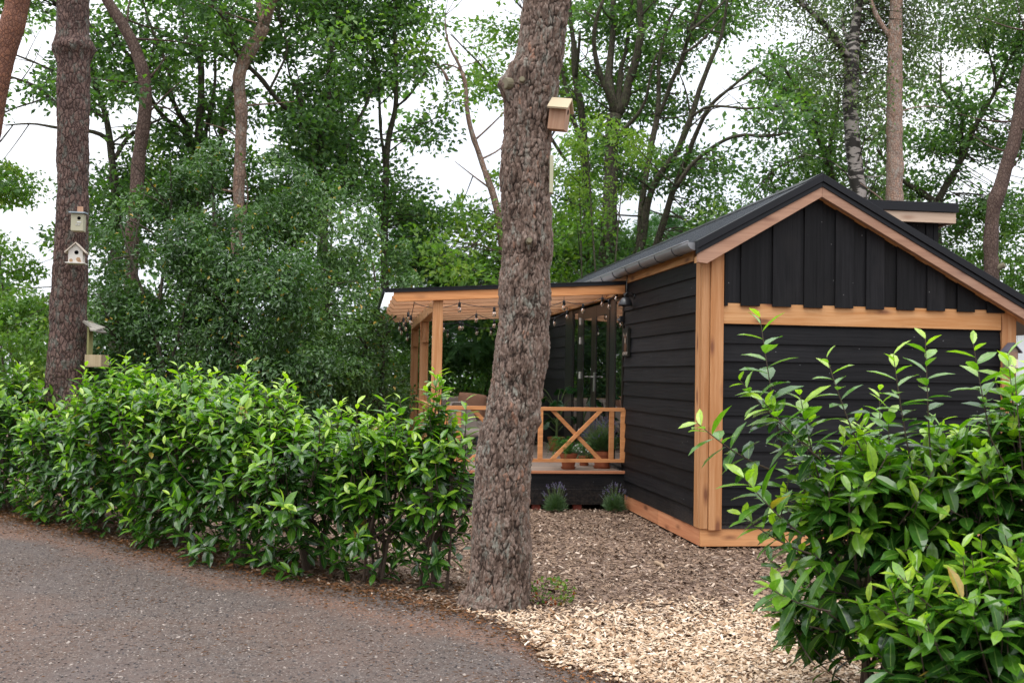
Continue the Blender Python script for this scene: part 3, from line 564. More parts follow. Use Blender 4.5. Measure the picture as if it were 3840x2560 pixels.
# railing
rl = Geo(); 
def railing(name, place):
    g = Geo(); place(g); return g.build(name, W_RAIL, ver, bevel=.003)
railing('top_rail', lambda g: g.box(-2.236, -.008, VF-.002, VF+.043, 1.187, 1.231, .6))
railing('bottom_rail', lambda g: g.box(-2.236, -.006, VF-.001, VF+.042, .572, .612, .55))
for u in (-2.215, -2.06, -1.077, -.208, -.066):
    railing('baluster', lambda g, u=u: g.box(u, u+.058, VF+.002, VF+.04, .613, 1.186, rng.random()))
def cross(u0, u1):
    railing('cross_brace', lambda g: g.bar((u0+.03, VF+.014, .625), (u1-.03, VF+.014, 1.174), .022, .052, (0, 1, 0) if 0 else (0, -1, .001), .8))
    railing('cross_brace', lambda g: g.bar((u0+.03, VF+.033, 1.174), (u1-.03, VF+.033, .625), .014, .052, (0, -1, .001), .3))
def xbar(g, a, b, y0, y1, hw, tone):
    a = np.array(a, float); b = np.array(b, float); d = nrm(b-a); nn = np.array([-d[1], d[0]])*hw
    # ends cut level against the rails
    def cut(p, z): t = (z-p[1])/d[1]; return p+d*t
    q = [cut(a-nn, .613), cut(b-nn, 1.186), cut(b+nn, 1.186), cut(a+nn, .613)] if b[1] > a[1] else [cut(a-nn, 1.186), cut(b-nn, .613), cut(b+nn, .613), cut(a+nn, 1.186)]
    g.hexa([(q[0][0], y0, q[0][1]), (q[1][0], y0, q[1][1]), (q[1][0], y1, q[1][1]), (q[0][0], y1, q[0][1]), (q[3][0], y0, q[3][1]), (q[2][0], y0, q[2][1]), (q[2][0], y1, q[2][1]), (q[3][0], y1, q[3][1])], tone)
for u0, u1 in ((-.895, -.325), (-1.86, -1.28)):
    railing('cross_brace', lambda g: xbar(g, (u0, .613), (u1, 1.186), VF+.0, VF+.0195, .024, .85))
    railing('cross_brace', lambda g: xbar(g, (u0, 1.186), (u1, .613), VF+.02, VF+.04, .024, .2))
g = Geo(); g.box(-2.35, -2.30, 3.07, 8.2, 1.187, 1.231); g.build('top_rail', W_V, ver, bevel=.003)
g = Geo(); g.box(-2.35, -2.30, 3.07, 8.2, .572, .612); g.build('bottom_rail', W_V, ver, bevel=.003)
for v in (3.2, 4.3, 5.45, 5.75, 6.9, 8.05): g = Geo(); g.box(-2.345, -2.305, v, v+.058, .613, 1.186); g.build('baluster', W_Z, ver, bevel=.003)
g = Geo(); g.box(-2.23, -.04, 8.33, 8.37, 1.187, 1.231); g.build('top_rail', W_U, ver, bevel=.003)

# ---- string lights under the veranda roof
cabm = plain('black_rubber', (.012, .012, .013), .5); bg_ = M('bulb_glass', .03, .6); bg_.base((1, .82, .66)); bg_.b.inputs['Transmission Weight'].default_value = .85; bg_.b.inputs['IOR'].default_value = 1.3; BULB = bg_.m
sl = thing('string_lights', 'black cable of clear bulbs looped under the veranda roof', 'string lights', KL, YAW)
def strand(hooks, sag=.09, per=2):
    pts = []; bulbs = []
    for a, b in zip(hooks[:-1], hooks[1:]):
        a = np.array(a); b = np.array(b); t = np.linspace(0, 1, 12)[:, None]
        q = a+(b-a)*t-np.array([0, 0, 1])*sag*4*(t*(1-t)); pts.append(q[:-1])
        for s_ in np.arange(1, per)/per+0: bulbs.append(a+(b-a)*s_-np.array([0, 0, 1])*sag*4*s_*(1-s_))
        bulbs.append(b)
    pts.append(np.array(hooks[-1])[None]); g = Geo(); g.tube(np.concatenate(pts), .0045, 5); g.build('cable', cabm, sl, smooth=True)
    for h in hooks: g = Geo(); g.tube([h, (h[0], h[1], h[2]+.05)], .003, 4); g.build('hook', cabm, sl)
    for b in bulbs:
        g = Geo(); g.lathe([(0, .008), (.012, .006), (.017, -.01), (.018, -.052), (.015, -.055), (0, -.055)], b, 10); so = g.build('socket', cabm, sl, smooth=True)
        g = Geo(); g.lathe([(.012, -.05), (.016, -.062), (.0225, -.085), (.0215, -.1), (.013, -.115), (0, -.118)], b, 12); g.build('bulb', BULB, so, smooth=True)
strand([(-2.58, 2.99, 2.44), (-2.04, 2.99, 2.455), (-1.2, 2.99, 2.49), (-.75, 3.1, 2.52), (-.25, 3.2, 2.58), (-.12, 3.0, 2.64)], .06)
strand([(-2.3, 5.0, 2.36), (-1.62, 5.0, 2.44), (-.85, 5.1, 2.49), (-.3, 5.2, 2.53)], .10, 3)
strand([(-2.3, 7.2, 2.33), (-1.6, 7.2, 2.42), (-.9, 7.3, 2.46), (-.2, 7.4, 2.50)], .10, 3)
strand([(-2.58, 2.99, 2.44), (-2.58, 4.49, 2.41), (-2.58, 6.03, 2.41), (-2.58, 7.57, 2.41), (-2.3, 8.3, 2.3)], .10, 2)

# ---- things on the side wall
t_ = to_uv(np.array([0, 0, 0])+0); 
def onS(px, py, u):
    r = ray(px, py); o = np.array([*(K+G*u), 0]); c0 = np.array([0, 0, H]); g3 = np.array([*G, 0]); return to_uv(c0+r*(np.dot(o-c0, g3)/np.dot(r, g3)))
lp = onS(2345, 1147, -.12)
lam = thing('wall_lamp', 'black dome barn lamp on the side wall beside the glass doors', 'lamp', uv(*lp[:2], lp[2]), YAW)
g = Geo(); g.lathe([(.085, 0), (.082, .022), (.074, .05), (.055, .082), (.03, .10), (.0, .105)], (0, 0, 0), 28); g.build('lamp_shade', plain('satin_black_enamel', (.02, .02, .022), .3, .5), lam, smooth=True, solid=.003)
g = Geo(); g.tube([(0, 0, .10), (0, 0, .14), (.03, 0, .165), (.07, 0, .155), (.105, 0, .12)], .010, 8); g.lathe([(0, 0), (.035, 0), (.035, .012), (0, .014)], (.112, 0, .12), 16, axis=(-1, 0, 0)); g.build('bracket', BLK, lam, smooth=True)
g = Geo(); g.lathe([(0, -.0), (.03, .02), (.028, .05), (0, .07)], (0, 0, .005), 14); g.build('bulb', UNDER, lam, smooth=True)
ss = thing('motion_sensor', 'small black motion sensor below the wall lamp', 'sensor', uv(-.03, 3.0, 2.30), YAW)
g = Geo(); g.box(-.05, .0, -.03, .03, -.03, .045); g.build('housing', BLK, ss, bevel=.006)
g = Geo(); g.lathe([(.022, 0), (.02, .012), (.012, .022), (0, .026)], (-.05, 0, -.005), 12, axis=(-1, 0, 0)); g.build('lens', plain('sensor_lens', (.05, .05, .05), .2), ss, smooth=True)
# picture of a brown cow with white letters
pc = thing('wall_picture', 'narrow dark picture of a horned brown cow hung on black boards', 'picture', uv(-.052, 2.80, 2.02), YAW)
g = Geo(); g.box(0, .03, -.125, .125, -.17, .17); g.build('board', plain('dark_picture_board', (.014, .014, .010), .7, .15), pc, bevel=.002)
def flat(poly, mat, nm, x=-.0025):
    g = Geo(); k = len(poly); g.add([(x, a, b) for a, b in poly]+[(x+.002, a, b) for a, b in poly], [np.arange(k)[None], (np.arange(k)+k)[None, ::-1]]+[np.array([[i, i+k, (i+1) % k+k, (i+1) % k]]) for i in range(k)]); return g.build(nm, mat, pc)
COW = plain('brown_cow_print', (.08, .03, .012), .6, .3, 0, .4, 30); PALE = plain('pale_print', (.40, .34, .28), .6)
flat([(-.055, .09), (.055, .09), (.06, .06), (.038, .03), (.028, -.02), (.055, -.04), (.05, -.12), (-.045, -.12), (-.075, -.03), (-.03, -.02), (-.038, .03), (-.06, .06)], COW, 'cow_print')
flat([(-.012, .05), (.012, .05), (.018, .0), (.0, -.018), (-.018, .0)], PALE, 'face_blaze', -.0045)
for s_ in (1, -1): flat([(.045*s_, .085), (.075*s_, .115), (.07*s_, .08), (.055*s_, .068)][::s_], PALE, 'horn', -.0045)
cu_ = bpy.data.curves.new('lettering', 'FONT'); cu_.body = 'LONCHEI'; cu_.size = .052; cu_.align_x = 'CENTER'; cu_.extrude = .001; cu_.materials.append(PALE)
_tmp = bpy.data.objects.new('tmp', cu_); COL.objects.link(_tmp); bpy.context.view_layer.update()
_me = bpy.data.meshes.new_from_object(_tmp.evaluated_get(bpy.context.evaluated_depsgraph_get())); bpy.data.objects.remove(_tmp); _me.materials.clear(); _me.materials.append(PALE)
to = bpy.data.objects.new('lettering', _me); COL.objects.link(to); to.parent = pc; to.location = (-.004, 0, -.152); to.rotation_euler = (R(90), 0, R(-90))
# insect hotel on the far right post
ih = thing('insect_hotel', 'small insect hotel with slate roof and pale label on the right corner post', 'insect hotel', uv(3.065, -.05, 0), YAW)
iz = 1.722
g = Geo(); g.box(-.05, .06, -.085, 0, iz, iz+.2); g.build('case', plain('grey_wood_case', (.22, .17, .13), .8), ih, bevel=.002)
g = Geo(); P = [(-.05, iz+.2), (.06, iz+.2), (.005, iz+.265)]; g.add([(a, -.085, b) for a, b in P]+[(a, -.01, b) for a, b in P], [np.array([[0, 1, 2], [5, 4, 3]]), np.array([[0, 3, 4, 1]])]); g.build('gable', bpy.data.materials['grey_wood_case'], ih)
g = Geo()
for s_ in (-1, 1): g.hexa([(.005, -.11, iz+.268), (.005+s_*.085, -.11, iz+.178), (.005+s_*.085, .0, iz+.178), (.005, 0, iz+.268), (.005, -.11, iz+.28), (.005+s_*.085, -.11, iz+.19), (.005+s_*.085, .0, iz+.19), (.005, 0, iz+.28)])
g.build('roof', plain('slate_grey_roof', (.09, .09, .12), .6), ih)
g = Geo(); g.box(-.04, .05, -.089, -.086, iz+.125, iz+.19); g.build('cane_tubes', (lambda m_: (m_.base(m_.ramp(m_.vor(130), [(0, (.02, .01, .01)), (.5, (.25, .15, .1))])), m_.m)[1])(M('cane_ends')), ih)
g = Geo(); g.box(-.045, .055, -.092, -.0865, iz+.035, iz+.118); g.build('label_plate', plain('cream_label', (.72, .62, .5), .6), ih)
g = Geo()
for z, w_ in ((.10, .03), (.076, .018), (.052, .03)): g.box(.005-w_, .005+w_, -.0945, -.0925, iz+z-.004, iz+z+.004)
g.build('label_print', plain('grey_print', (.25, .22, .2)), ih)

# ---- pale neighbouring building behind the right end
nb_ = thing('white_building', 'pale board-clad building partly hidden behind the right end of the cabin', 'building', at(3900, 1500, 17.5)*[1, 1, 0], YAW*.6)
g = Geo()
for i in range(40): g.box(-.85+i*.15, -.85+i*.15+.144, -.02, 0, .1, 2.5)
g.box(-.85, 5.1, .0, 5, .1, 2.5); g.build('wall', WHITEP, nb_)
g = Geo(); g.box(-.9, 5.2, -.1, 5.1, 2.5, 2.56); g.build('roof', TRIM, nb_)

# ================================================================== FURNITURE AND POTS ON THE DECK
DZ = .471
def P3(px, py): return to_uv(on_ground(px, py, DZ))
def chair(nm, label, u, v, rz):
    t = thing(nm, label, 'chair', uv(u, v, DZ), YAW+rz, 'lounge chairs on the deck')
    g = Geo(); th = np.linspace(-1.15, 1.15, 15); rows = []
    for z, r, b in ((.30, .25, 0), (.36, .285, .0), (.46, .30, .02), (.6, .31, .05), (.72, .30, .09), (.755, .27, .10)):
        hf = 1. if z < .5 else 1.-.35*(z-.5)/.25
        rows.append([(r*np.sin(a*hf), -r*np.cos(a*hf)-b*.8, z) for a in th])
    V = np.array(rows).reshape(-1, 3); kk = len(th); i = np.arange(len(rows)-1)[:, None]*kk; j = np.arange(kk-1)[None]
    g.add(V, np.stack([i+j, i+j+1, i+kk+j+1, i+kk+j], -1).reshape(-1, 4)); g.build('backrest', BEIGE, t, smooth=True, solid=.035)
    g = Geo(); g.lathe([(0, .29), (.26, .29), (.28, .32), (.27, .37), (.2, .39), (0, .385)], (0, -.02, 0), 28); g.build('seat', BEIGE, t, smooth=True)
    for sx in (-1, 1):
        for sy in (-1, 1): g = Geo(); g.bar((sx*.2, sy*.2-.02, .30), (sx*.24, sy*.24-.02, 0), .035, .035, (0, 1, 0)); g.build('leg', BLK, t)
    return t
chair('lounge_chair', 'beige shell lounge chair behind the pot plant, nearest the glass doors', -.93, 6.55, R(125))
chair('lounge_chair', 'beige shell lounge chair at the left end of the deck behind the post', -1.62, 4.9, R(-130))
tb = thing('low_table', 'low black outdoor table with wooden top in front of the lounge sofa', 'table', uv(-1.5, 6.3, DZ), YAW)
g = Geo()
for i in range(5): g.box(-.4+i*.162, -.4+i*.162+.156, -.35, .35, .33, .355)
g.build('tabletop', W_DECK, tb)
g = Geo(); g.box(-.41, .41, -.36, -.33, .27, .33); g.box(-.41, .41, .33, .36, .27, .33); g.box(-.41, -.38, -.33, .33, .27, .33); g.box(.38, .41, -.33, .33, .27, .33); g.build('frame', BLK, tb)
for sx in (-1, 1):
    for sy in (-1, 1): g = Geo(); g.box(sx*.39-.025, sx*.39+.025, sy*.335-.025, sy*.335+.025, 0, .27); g.build('leg', BLK, tb)
sf = thing('lounge_sofa', 'long beige outdoor sofa along the back railing of the deck', 'sofa', uv(-1.2, 7.85, DZ), YAW)
g = Geo(); g.box(-1.0, 1.0, -.38, .38, .12, .2); g.build('frame', BLK, sf, bevel=.01)
for i in range(3): g = Geo(); g.box(-.98+i*.655, -.98+i*.655+.645, -.38, .22, .205, .37); g.build('seat_cushion', BEIGE, sf, bevel=.03)
for i in range(3): g = Geo(); g.box(-.98+i*.655, -.98+i*.655+.645, .23, .38, .3, .76); g.build('back_cushion', BEIGE, sf, bevel=.03)
for sx in (-1, 1):
    for sy in (-1, 1): g = Geo(); g.box(sx*.93-.03, sx*.93+.03, sy*.32-.03, sy*.32+.03, 0, .12); g.build('leg', BLK, sf)
g = Geo(); x = np.linspace(-1, 1, 13); X_, Z_ = np.meshgrid(x, x); e = (1-X_**4)*(1-Z_**4)
for s_ in (1, -1):
    V = np.stack([X_*.24*(1-.06*np.abs(Z_)**2), s_*.075*e**.6, Z_*.2*(1-.06*X_**2)], -1).reshape(-1, 3); i = np.arange(12)[:, None]*13; j = np.arange(12)[None]; q = np.stack([i+j, i+j+1, i+14+j, i+13+j], -1).reshape(-1, 4); g.add(V, q if s_ > 0 else q[:, ::-1])
pw = g.build('throw_pillow', TAN, None, smooth=True); pw.location = uv(-1.35, 7.93, DZ+.63); pw.rotation_euler = (R(-14), R(6), YAW); tag(pw, 'tan pillow leaning on the back of the beige sofa', 'pillow')
pt = thing('table_lantern', 'small terracotta pot with a dark plant on the low table', 'plant pot', uv(-1.62, 6.15, DZ+.356), YAW); pt.name = 'small_table_plant'

def pot(nm, label, px, py, r, h, cat='plant pot', saucer=True, uvp=None):
    p = P3(px, py) if uvp is None else uvp; t = thing(nm, label, cat, uv(p[0], p[1], DZ), YAW); mk_pot(t, r, h, saucer); return t
def mk_pot(t, r, h, saucer=True):
    z0 = .012 if saucer else 0
    g = Geo(); g.lathe([(0, z0), (r*.68, z0), (r*.93, z0+h*.76), (r*1.0, z0+h*.76), (r*1.04, z0+h), (r*.93, z0+h), (r*.88, z0+h*.85), (0, z0+h*.85)]); g.build('pot', TERRA, t, smooth=False, bevel=.002)
    if saucer: g = Geo(); g.lathe([(0, 0), (r*.74, 0), (r*.9, .028), (r*.85, .028), (r*.72, .01), (0, .01)]); g.build('saucer', TERRA, t)
    g = Geo(); g.lathe([(0, z0+h*.9), (r*.86, z0+h*.88)]); g.build('soil', SOIL, t)
def lavender(t, r, h, z0, k, kf, purple=.16):
    g = Geo(); d = rvec(k); d[:, 2] = np.abs(d[:, 2])*1.1+.25; d = nrm(d); s_ = rng.uniform(.35, 1, k)
    base = np.array([0, 0, z0])+d*np.array([r, r, h])*(s_*.55)[:, None]
    leaves(g, base, nrm(d+rng.normal(0, .25, (k, 3))), rvec(k), rng.uniform(.04, .10, k)*max(r, .2)/.25, .0035+.002*rng.random(k), np.clip(rng.normal(.5, .25, k), 0, 1), droop=.05)
    g.build('foliage', LAVG, t)
    g = Geo(); gf = Geo(); d = rvec(kf); d[:, 2] = np.abs(d[:, 2])+.5; d = nrm(d)
    for q in d:
        a = np.array([0, 0, z0])+q*np.array([r, r, h])*.5; b = np.array([0, 0, z0])+q*np.array([r*1.05, r*1.05, h*rng.uniform(.95, 1.15)]); g.tube([a, b], .0012, 3, cap=False)
        m_ = 9; pp = b-q*rng.uniform(0, .045, m_)[:, None]; leaves(gf, pp, rvec(m_)+q*.6, rvec(m_), .011, .008, rng.random(m_))
    g.build('stems', STEMG, t); gf.build('blossom', LAVP, t)
t = pot('potted_lavender', 'large round lavender in terracotta pot, right of the crossed railing', 2257, 1755, .125, .2); lavender(t, .29, .42, .19, 4200, 170)
t = pot('potted_fern', 'drooping fern in terracotta pot behind the left half of the railing cross', 2131, 1758, .105, .18)
g = Geo(); gs = Geo()
for i in range(26):
    a = rng.uniform(0, 6.28); L = rng.uniform(.22, .36); tt = np.linspace(0, 1, 13)[:, None]; h_ = np.array([math.cos(a), math.sin(a), 0]); up = rng.uniform(.10, .26)
    sp_ = np.array([0, 0, .18])+h_*L*tt+np.array([0, 0, 1])*(up*np.sin(tt*2.3)-.10*tt**3*(1 if rng.random() < .5 else 2.)); gs.tube(sp_, np.linspace(.002, .0008, 13), 3, cap=False)
    sd_ = np.cross(h_, [0, 0, 1]); q = np.repeat(sp_[1:], 2, 0); sg = np.tile([1, -1], 12)[:, None]; ln = .055*np.sin(np.linspace(.5, 3.0, 12)); 
    q2 = np.concatenate([q, (q+np.concatenate([sp_[:-1]]).repeat(2, 0))/2]); 
    leaves(g, q2, np.tile(sd_*sg+h_*.35+rng.normal(0, .15, (24, 3)), (2, 1)), np.array([[0, 0, 1.]])+rng.normal(0, .2, (48, 3)), np.tile(np.repeat(ln, 2), 2)+.008, .012, rng.random(48))
g.build('fronds', FERN, t); gs.build('stems', STEMG, t)
t = pot('potted_white_flowers', 'small white-flowering plant in terracotta pot between the fern and the lavender', 2190, 1745, .07, .11)
g = Geo(); k = 700; d = rvec(k)*np.array([.14, .14, .13]); leaves(g, d+[0, 0, .19], rvec(k), rvec(k), .022, .011, rng.random(k)); g.build('foliage', FERN, t)
g = Geo(); k = 70; d = rvec(k); d[:, 2] = np.abs(d[:, 2])*.8; d = d*np.array([.155, .155, .15])+[0, 0, .17]
for q in d:
    m_ = 5; a = np.arange(m_)*1.2566; leaves(g, np.repeat(q[None], m_, 0), np.stack([np.cos(a), np.full(m_, -.3), np.sin(a)], 1), np.tile([0, -1., .2], (m_, 1)), .014, .011, .5)
g.build('blossom', WFL, t)
t = pot('potted_philodendron', 'tall split-leaf plant in terracotta pot in front of the glass doors', 2085, 1690, .13, .2)
g = Geo(); gs = Geo(); tr = [(0, 0, .15), (.01, 0, .35), (.02, .0, .55), (.03, 0, .68)]; gs.tube(tr, [.02, .02, .018, .012], 8)
for i in range(15):
    a = i*2.4+.3; up = .95-.045*i; z = .72-.025*i; L = .34+.02*(i % 3); e_ = np.array([math.cos(a)*L*.8, math.sin(a)*L*.8, z+up*.35-.12*(i > 8)]); gs.tube([(.02, 0, z-.1), (e_*.5+np.array([0, 0, z*.5+.02])), e_], [.006, .005, .003], 5)
    hd = nrm(np.array([math.cos(a), math.sin(a), -.35])); sd_ = nrm(np.cross(hd, [0, 0, 1.])); m_ = 11
    tt = np.linspace(.0, .95, m_); base = e_+hd*tt[:, None]*.22
    for s_ in (1, -1): leaves(g, base, hd*.55+sd_*s_+rng.normal(0, .05, (m_, 3)), np.array([0, 0, 1.])+rng.normal(0, .12, (m_, 3)), .13*np.sin(.45+tt*2.2)+.02, .045, .35+.3*rng.random(m_)*(1+(i < 3)), droop=.25)
g.build('foliage', MONS, t); gs.build('stems', STEMG, t)
for ch in ('small_table_plant',):
    t = bpy.data.objects[ch]; mk_pot(t, .055, .09); g = Geo(); k = 260; leaves(g, rvec(k)*[.07, .07, .08]+[0, 0, .16], rvec(k), rvec(k), .03, .015, rng.random(k)); g.build('foliage', FERN, t)
for i, (px, py, lab) in enumerate(((2060, 1912, 'left of the two lavender tufts growing before the black deck skirting'), (2310, 1908, 'right of the two lavender tufts before the deck skirting, nearest the cabin corner'))):
    p = uv((-.89, -.18)[i], 2.70); t = thing('lavender_tuft', lab, 'lavender', p, 0, 'lavender tufts along the deck skirting'); lavender(t, .21, .34, .0, 2200, 40)

# ================================================================== BIG PINE TRUNKS
def spl(xs, ys, x): return np.interp(x, xs, ys)
def smooth_path(pts, n_):
    pts = np.asarray(pts, float); d = np.r_[0, np.cumsum(np.linalg.norm(np.diff(pts[:, :3], axis=0), axis=1))]
    t = np.linspace(0, d[-1], n_); q = np.stack([np.interp(t, d, pts[:, i]) for i in range(pts.shape[1])], 1)
    for _ in range(3): q[1:-1] = q[1:-1]*.5+(q[:-2]+q[2:])*.25
    return q
def bark_trunk(name, rows, parent, mat, seg, step, amp, cell, flare=None, lumps=(), sd=0, collar=()):
    # rows: (px_left, px_right, py, Y); real centre and radius recovered at the trunk's own distance
    C = []
    for a, b, y, Y in rows:
        l_, r_ = at(a, y, Y), at(b, y, Y); C.append([*((l_+r_)/2), np.linalg.norm(l_-r_)/2])
    C = np.array(C)[::-1] if rows[0][2] < rows[-1][2] else np.array(C)
    if flare is not None: C = np.concatenate([flare, C])
    L = np.linalg.norm(np.diff(C[:, :3], axis=0), axis=1).sum(); q = smooth_path(C, int(L/step)); m = len(q)
    t = nrm(np.gradient(q[:, :3], axis=0)); e1 = nrm(np.cross(t, [0, 1., 0])); e2 = np.cross(t, e1); th = np.arange(seg)*2*math.pi/seg
    dirv = np.cos(th)[None, :, None]*e1[:, None]+np.sin(th)[None, :, None]*e2[:, None]
    P = q[:, None, :3]+dirv*q[:, 3][:, None, None]; P = P.reshape(-1, 3); D_ = dirv.reshape(-1, 3)
    rad = np.repeat(q[:, 3], seg)
    # plates: cells on the bark, long in the upright direction
    z = np.repeat(q[:, 2], seg); wv = (np.stack([fbm(P*11+k*17, 4, 40+k) for k in range(3)], 1)-.5)*1.35
    sp_ = P/np.array([cell, cell, cell*2.9])+wv
    f1, f2, idn, tz = worley(sp_, sd); e = f2-f1
    g1, g2, id2, tz2 = worley(P/np.array([cell*.42, cell*.42, cell*1.15])+wv*1.3, sd+3)
    plate = np.clip(e/.26, 0, 1)**.55; fl = np.clip((g2-g1)/.3, 0, 1)**.6; rd = fbm(P/np.array([.02, .02, .07])+wv, 4, sd+7)
    h = .52*plate*(.6+.5*idn)+.28*fl*(.4+.9*id2)+.16*(-tz2)+.75*(rd-.5)+.12
    big = (fbm(P*3.0, 3, sd+9)-.5)
    disp = amp*h+.05*big*np.minimum(1, rad/.12)
    for (lp_, lr, la) in lumps: disp = disp+la*np.exp(-((P-np.array(lp_))**2).sum(1)/lr**2)
    for (cz_, cw, ca) in collar: disp = disp+ca*np.exp(-((z-cz_)/cw)**2)*(.4+1.2*fbm(P*14, 3, sd+5))
    V = P+D_*(disp-amp*.6)[:, None]
    g = Geo(); i = np.arange(m-1)[:, None]*seg; j = np.arange(seg)[None]; j2 = (j+1) % seg
    g.add(V, [np.stack([i+j, i+j2, i+seg+j2, i+seg+j], -1).reshape(-1, 4), (np.arange(seg)+(m-1)*seg)[None]], tone=np.clip(.15*idn+.62*id2+.9*(fbm(P*9, 3, sd+2)-.5)+.1, 0, 1), h=np.clip(.8*plate+.22*fl+.7*(rd-.5)-.04, 0, 1))
    return g.build(name, mat, parent, smooth=True), q
d = 1.63265
cp = thing('pine_tree', 'thick scaly pine trunk in the middle with one birdhouse on its right side', 'tree', (-.04, 7.5, 0))
cpl = np.array(cp.location)
rows = [(1206, 1306, -60), (1203, 1305, 0), (1196, 1300, 60), (1190, 1295, 110), (1180, 1290, 150), (1162, 1284, 175), (1160, 1280, 210), (1157, 1272, 240), (1158, 1265, 280), (1158, 1262, 320), (1155, 1260, 360), (1152, 1260, 420), (1153, 1266, 480), (1157, 1269, 540), (1156, 1267, 590), (1148, 1265, 640), (1144, 1265, 690), (1141, 1260, 750), (1137, 1261, 800), (1130, 1247, 880), (1120, 1243, 935), (1110, 1235, 980), (1101, 1228, 1010), (1094, 1219, 1060), (1090, 1217, 1120), (1087, 1218, 1200), (1083, 1220, 1280), (1076, 1219, 1340), (1066, 1216, 1375), (1050, 1215, 1400)]
rows = [(a*d, b*d, y*d, 7.5) for a, b, y in rows]
base = on_ground(1135*d, 1412*d, 0)
tp = at(1240*d, -320*d, 7.6)
rows = [(1225*d, 1318*d, -300*d, 7.5)]+rows
tr, q = bark_trunk('trunk', rows, None, BARK0, 230, .0068, .025, .038, np.array([[base[0]-.01, 7.5, -.08, .275], [base[0]-.005, 7.5, .0, .255], [base[0], 7.5, .04, .245]]), lumps=[(at(1152*d, 196*d, 7.42), .075, .10), (at(1243*d, 968*d, 7.40), .055, .06), (at(1215*d, 552*d, 7.33), .06, .035), (at(1060*d, 1400*d, 7.4), .10, .02), (at(1178*d, 1395*d, 7.3), .10, .03), (at(1170*d, 935*d, 7.35), .07, .03)], sd=3)
tr.parent = cp; tr.location = -cpl
cp_hi = q[:, :3]
STUB = plain('cut_branch_end', (.15, .13, .08), .85)
def stub(a, nr, r, par, pl, length=.05):
    g = Geo(); a = np.array(a); nr = nrm(np.array(nr, float)); g.tube([a-nr*.06, a+nr*length*.5, a+nr*length], [r*1.25, r*1.1, r], 14); g.add(*(lambda: ([a+nr*(length+.001)]+[a+nr*(length+.001)+r*.85*(np.cos(t_)*nrm(np.cross(nr, [0, 0, 1.]))+np.sin(t_)*nrm(np.cross(nr, np.cross(nr, [0, 0, 1.])))) for t_ in np.linspace(0, 2*math.pi, 13)[:-1]], np.array([[0, 1+i, 1+(i+1) % 12] for i in range(12)])))(), tone=.9)
    o = g.build('branch_stub', STUB, par); o.location = -np.array(pl); return o
stub(at(1163*d, 192*d, 7.37), (-.8, -.6, -.08), .036, cp, cpl, .012); stub(at(1199*d, 182*d, 7.315), (-.1, -1, .1), .018, cp, cpl, .004); stub(at(1216*d, 552*d, 7.27), (.1, -1, .1), .018, cp, cpl, .01)
# left pine
lpn = thing('pine_tree', 'tall straight pine trunk on the left carrying two birdhouses and a feeder', 'tree', (*at(150*d, 900*d, 12.2)[:2], 0)); lpl = np.array(lpn.location)
rows = [(137, 206, -160), (134, 204, -60), (133, 204, 0), (131, 203, 80), (132, 205, 112), (134, 204, 150), (134, 204, 250), (133, 202, 350), (133, 202, 440), (130, 201, 500), (127, 199, 560), (123, 197, 620), (119, 197, 690), (115, 196, 760), (111, 195, 820), (106, 195, 880), (101, 197, 960), (95, 200, 1040), (85, 206, 1100)]
tr, _ = bark_trunk('trunk', [(a*d, b*d, y*d, 12.2) for a, b, y in rows], None, BARK_L, 90, .02, .022, .05, None, sd=11, collar=[(at(165*d, 112*d, 12.2)[2], .09, .05)], lumps=[(at(190*d, 380*d, 12.05), .1, .03)])
tr.parent = lpn; tr.location = -lpl
# leaning orange pine at the left edge
ln = thing('pine_tree', 'leaning orange-barked pine trunk cut by the left edge', 'tree', (*at(-120, 1300, 14)[:2], 0)); lnl = np.array(ln.location)
rows = [(60, 152, -150), (24, 110, 0), (2, 92, 90), (-25, 55, 220), (-75, 12, 424), (-105, -22, 620), (-130, -45, 850), (-145, -50, 1150), (-150, -50, 1900)]
tr, _ = bark_trunk('trunk', [(a, b, y, 14.) for a, b, y in rows], None, BARK_RED, 56, .035, .012, .05, None, sd=21); tr.parent = ln; tr.location = -lnl

# ---- birdhouses
PALEW = plain('pale_box_wood', (.36, .34, .24), .8); WORNW = plain('worn_white_paint', (.60, .56, .50), .8, .3, 0, .15, 20); ORW = wood('birdhouse_wood', 2, (.50, .30, .19), (.36, .19, .11), knots=.2); GREYW = wood('weathered_grey_wood', 0, (.27, .25, .21), (.17, .155, .13), knots=.3)
HOLE = plain('dark_hole', (.004, .004, .004), .9, 0)
def disc(g, c, r, n_, k=14):
    n_ = nrm(np.array(n_, float)); a = nrm(np.cross(n_, [0, 0, 1.])); b = np.cross(n_, a); c = np.array(c, float); t_ = np.arange(k)*2*math.pi/k
    V = np.concatenate([c+n_*.001+r*(np.cos(t_)[:, None]*a+np.sin(t_)[:, None]*b), c-n_*.004+r*(np.cos(t_)[:, None]*a+np.sin(t_)[:, None]*b)]); g.add(V, [np.arange(k)[None], np.array([[i, i+k, (i+1) % k+k, (i+1) % k] for i in range(k)])])
b1 = thing('birdhouse', 'pale green birdhouse with flat blue-grey lid, upper one on the left pine', 'birdhouse', at(293, 868, 11.9), R(10), 'birdhouses on the left pine')
g = Geo(); g.box(-.065, .065, -.07, .07, 0, .19); g.build('box', PALEW, b1, bevel=.003)
g = Geo(); g.hexa([(-.085, -.10, .193), (.085, -.10, .193), (.085, .08, .205), (-.085, .08, .205), (-.085, -.10, .208), (.085, -.10, .208), (.085, .08, .22), (-.085, .08, .22)]); g.build('lid', plain('blue_grey_lid', (.26, .31, .34), .7), b1, bevel=.002)
g = Geo(); disc(g, (.02, -.0705, .14), .019, (0, -1, 0)); g.build('entrance_hole', HOLE, b1)
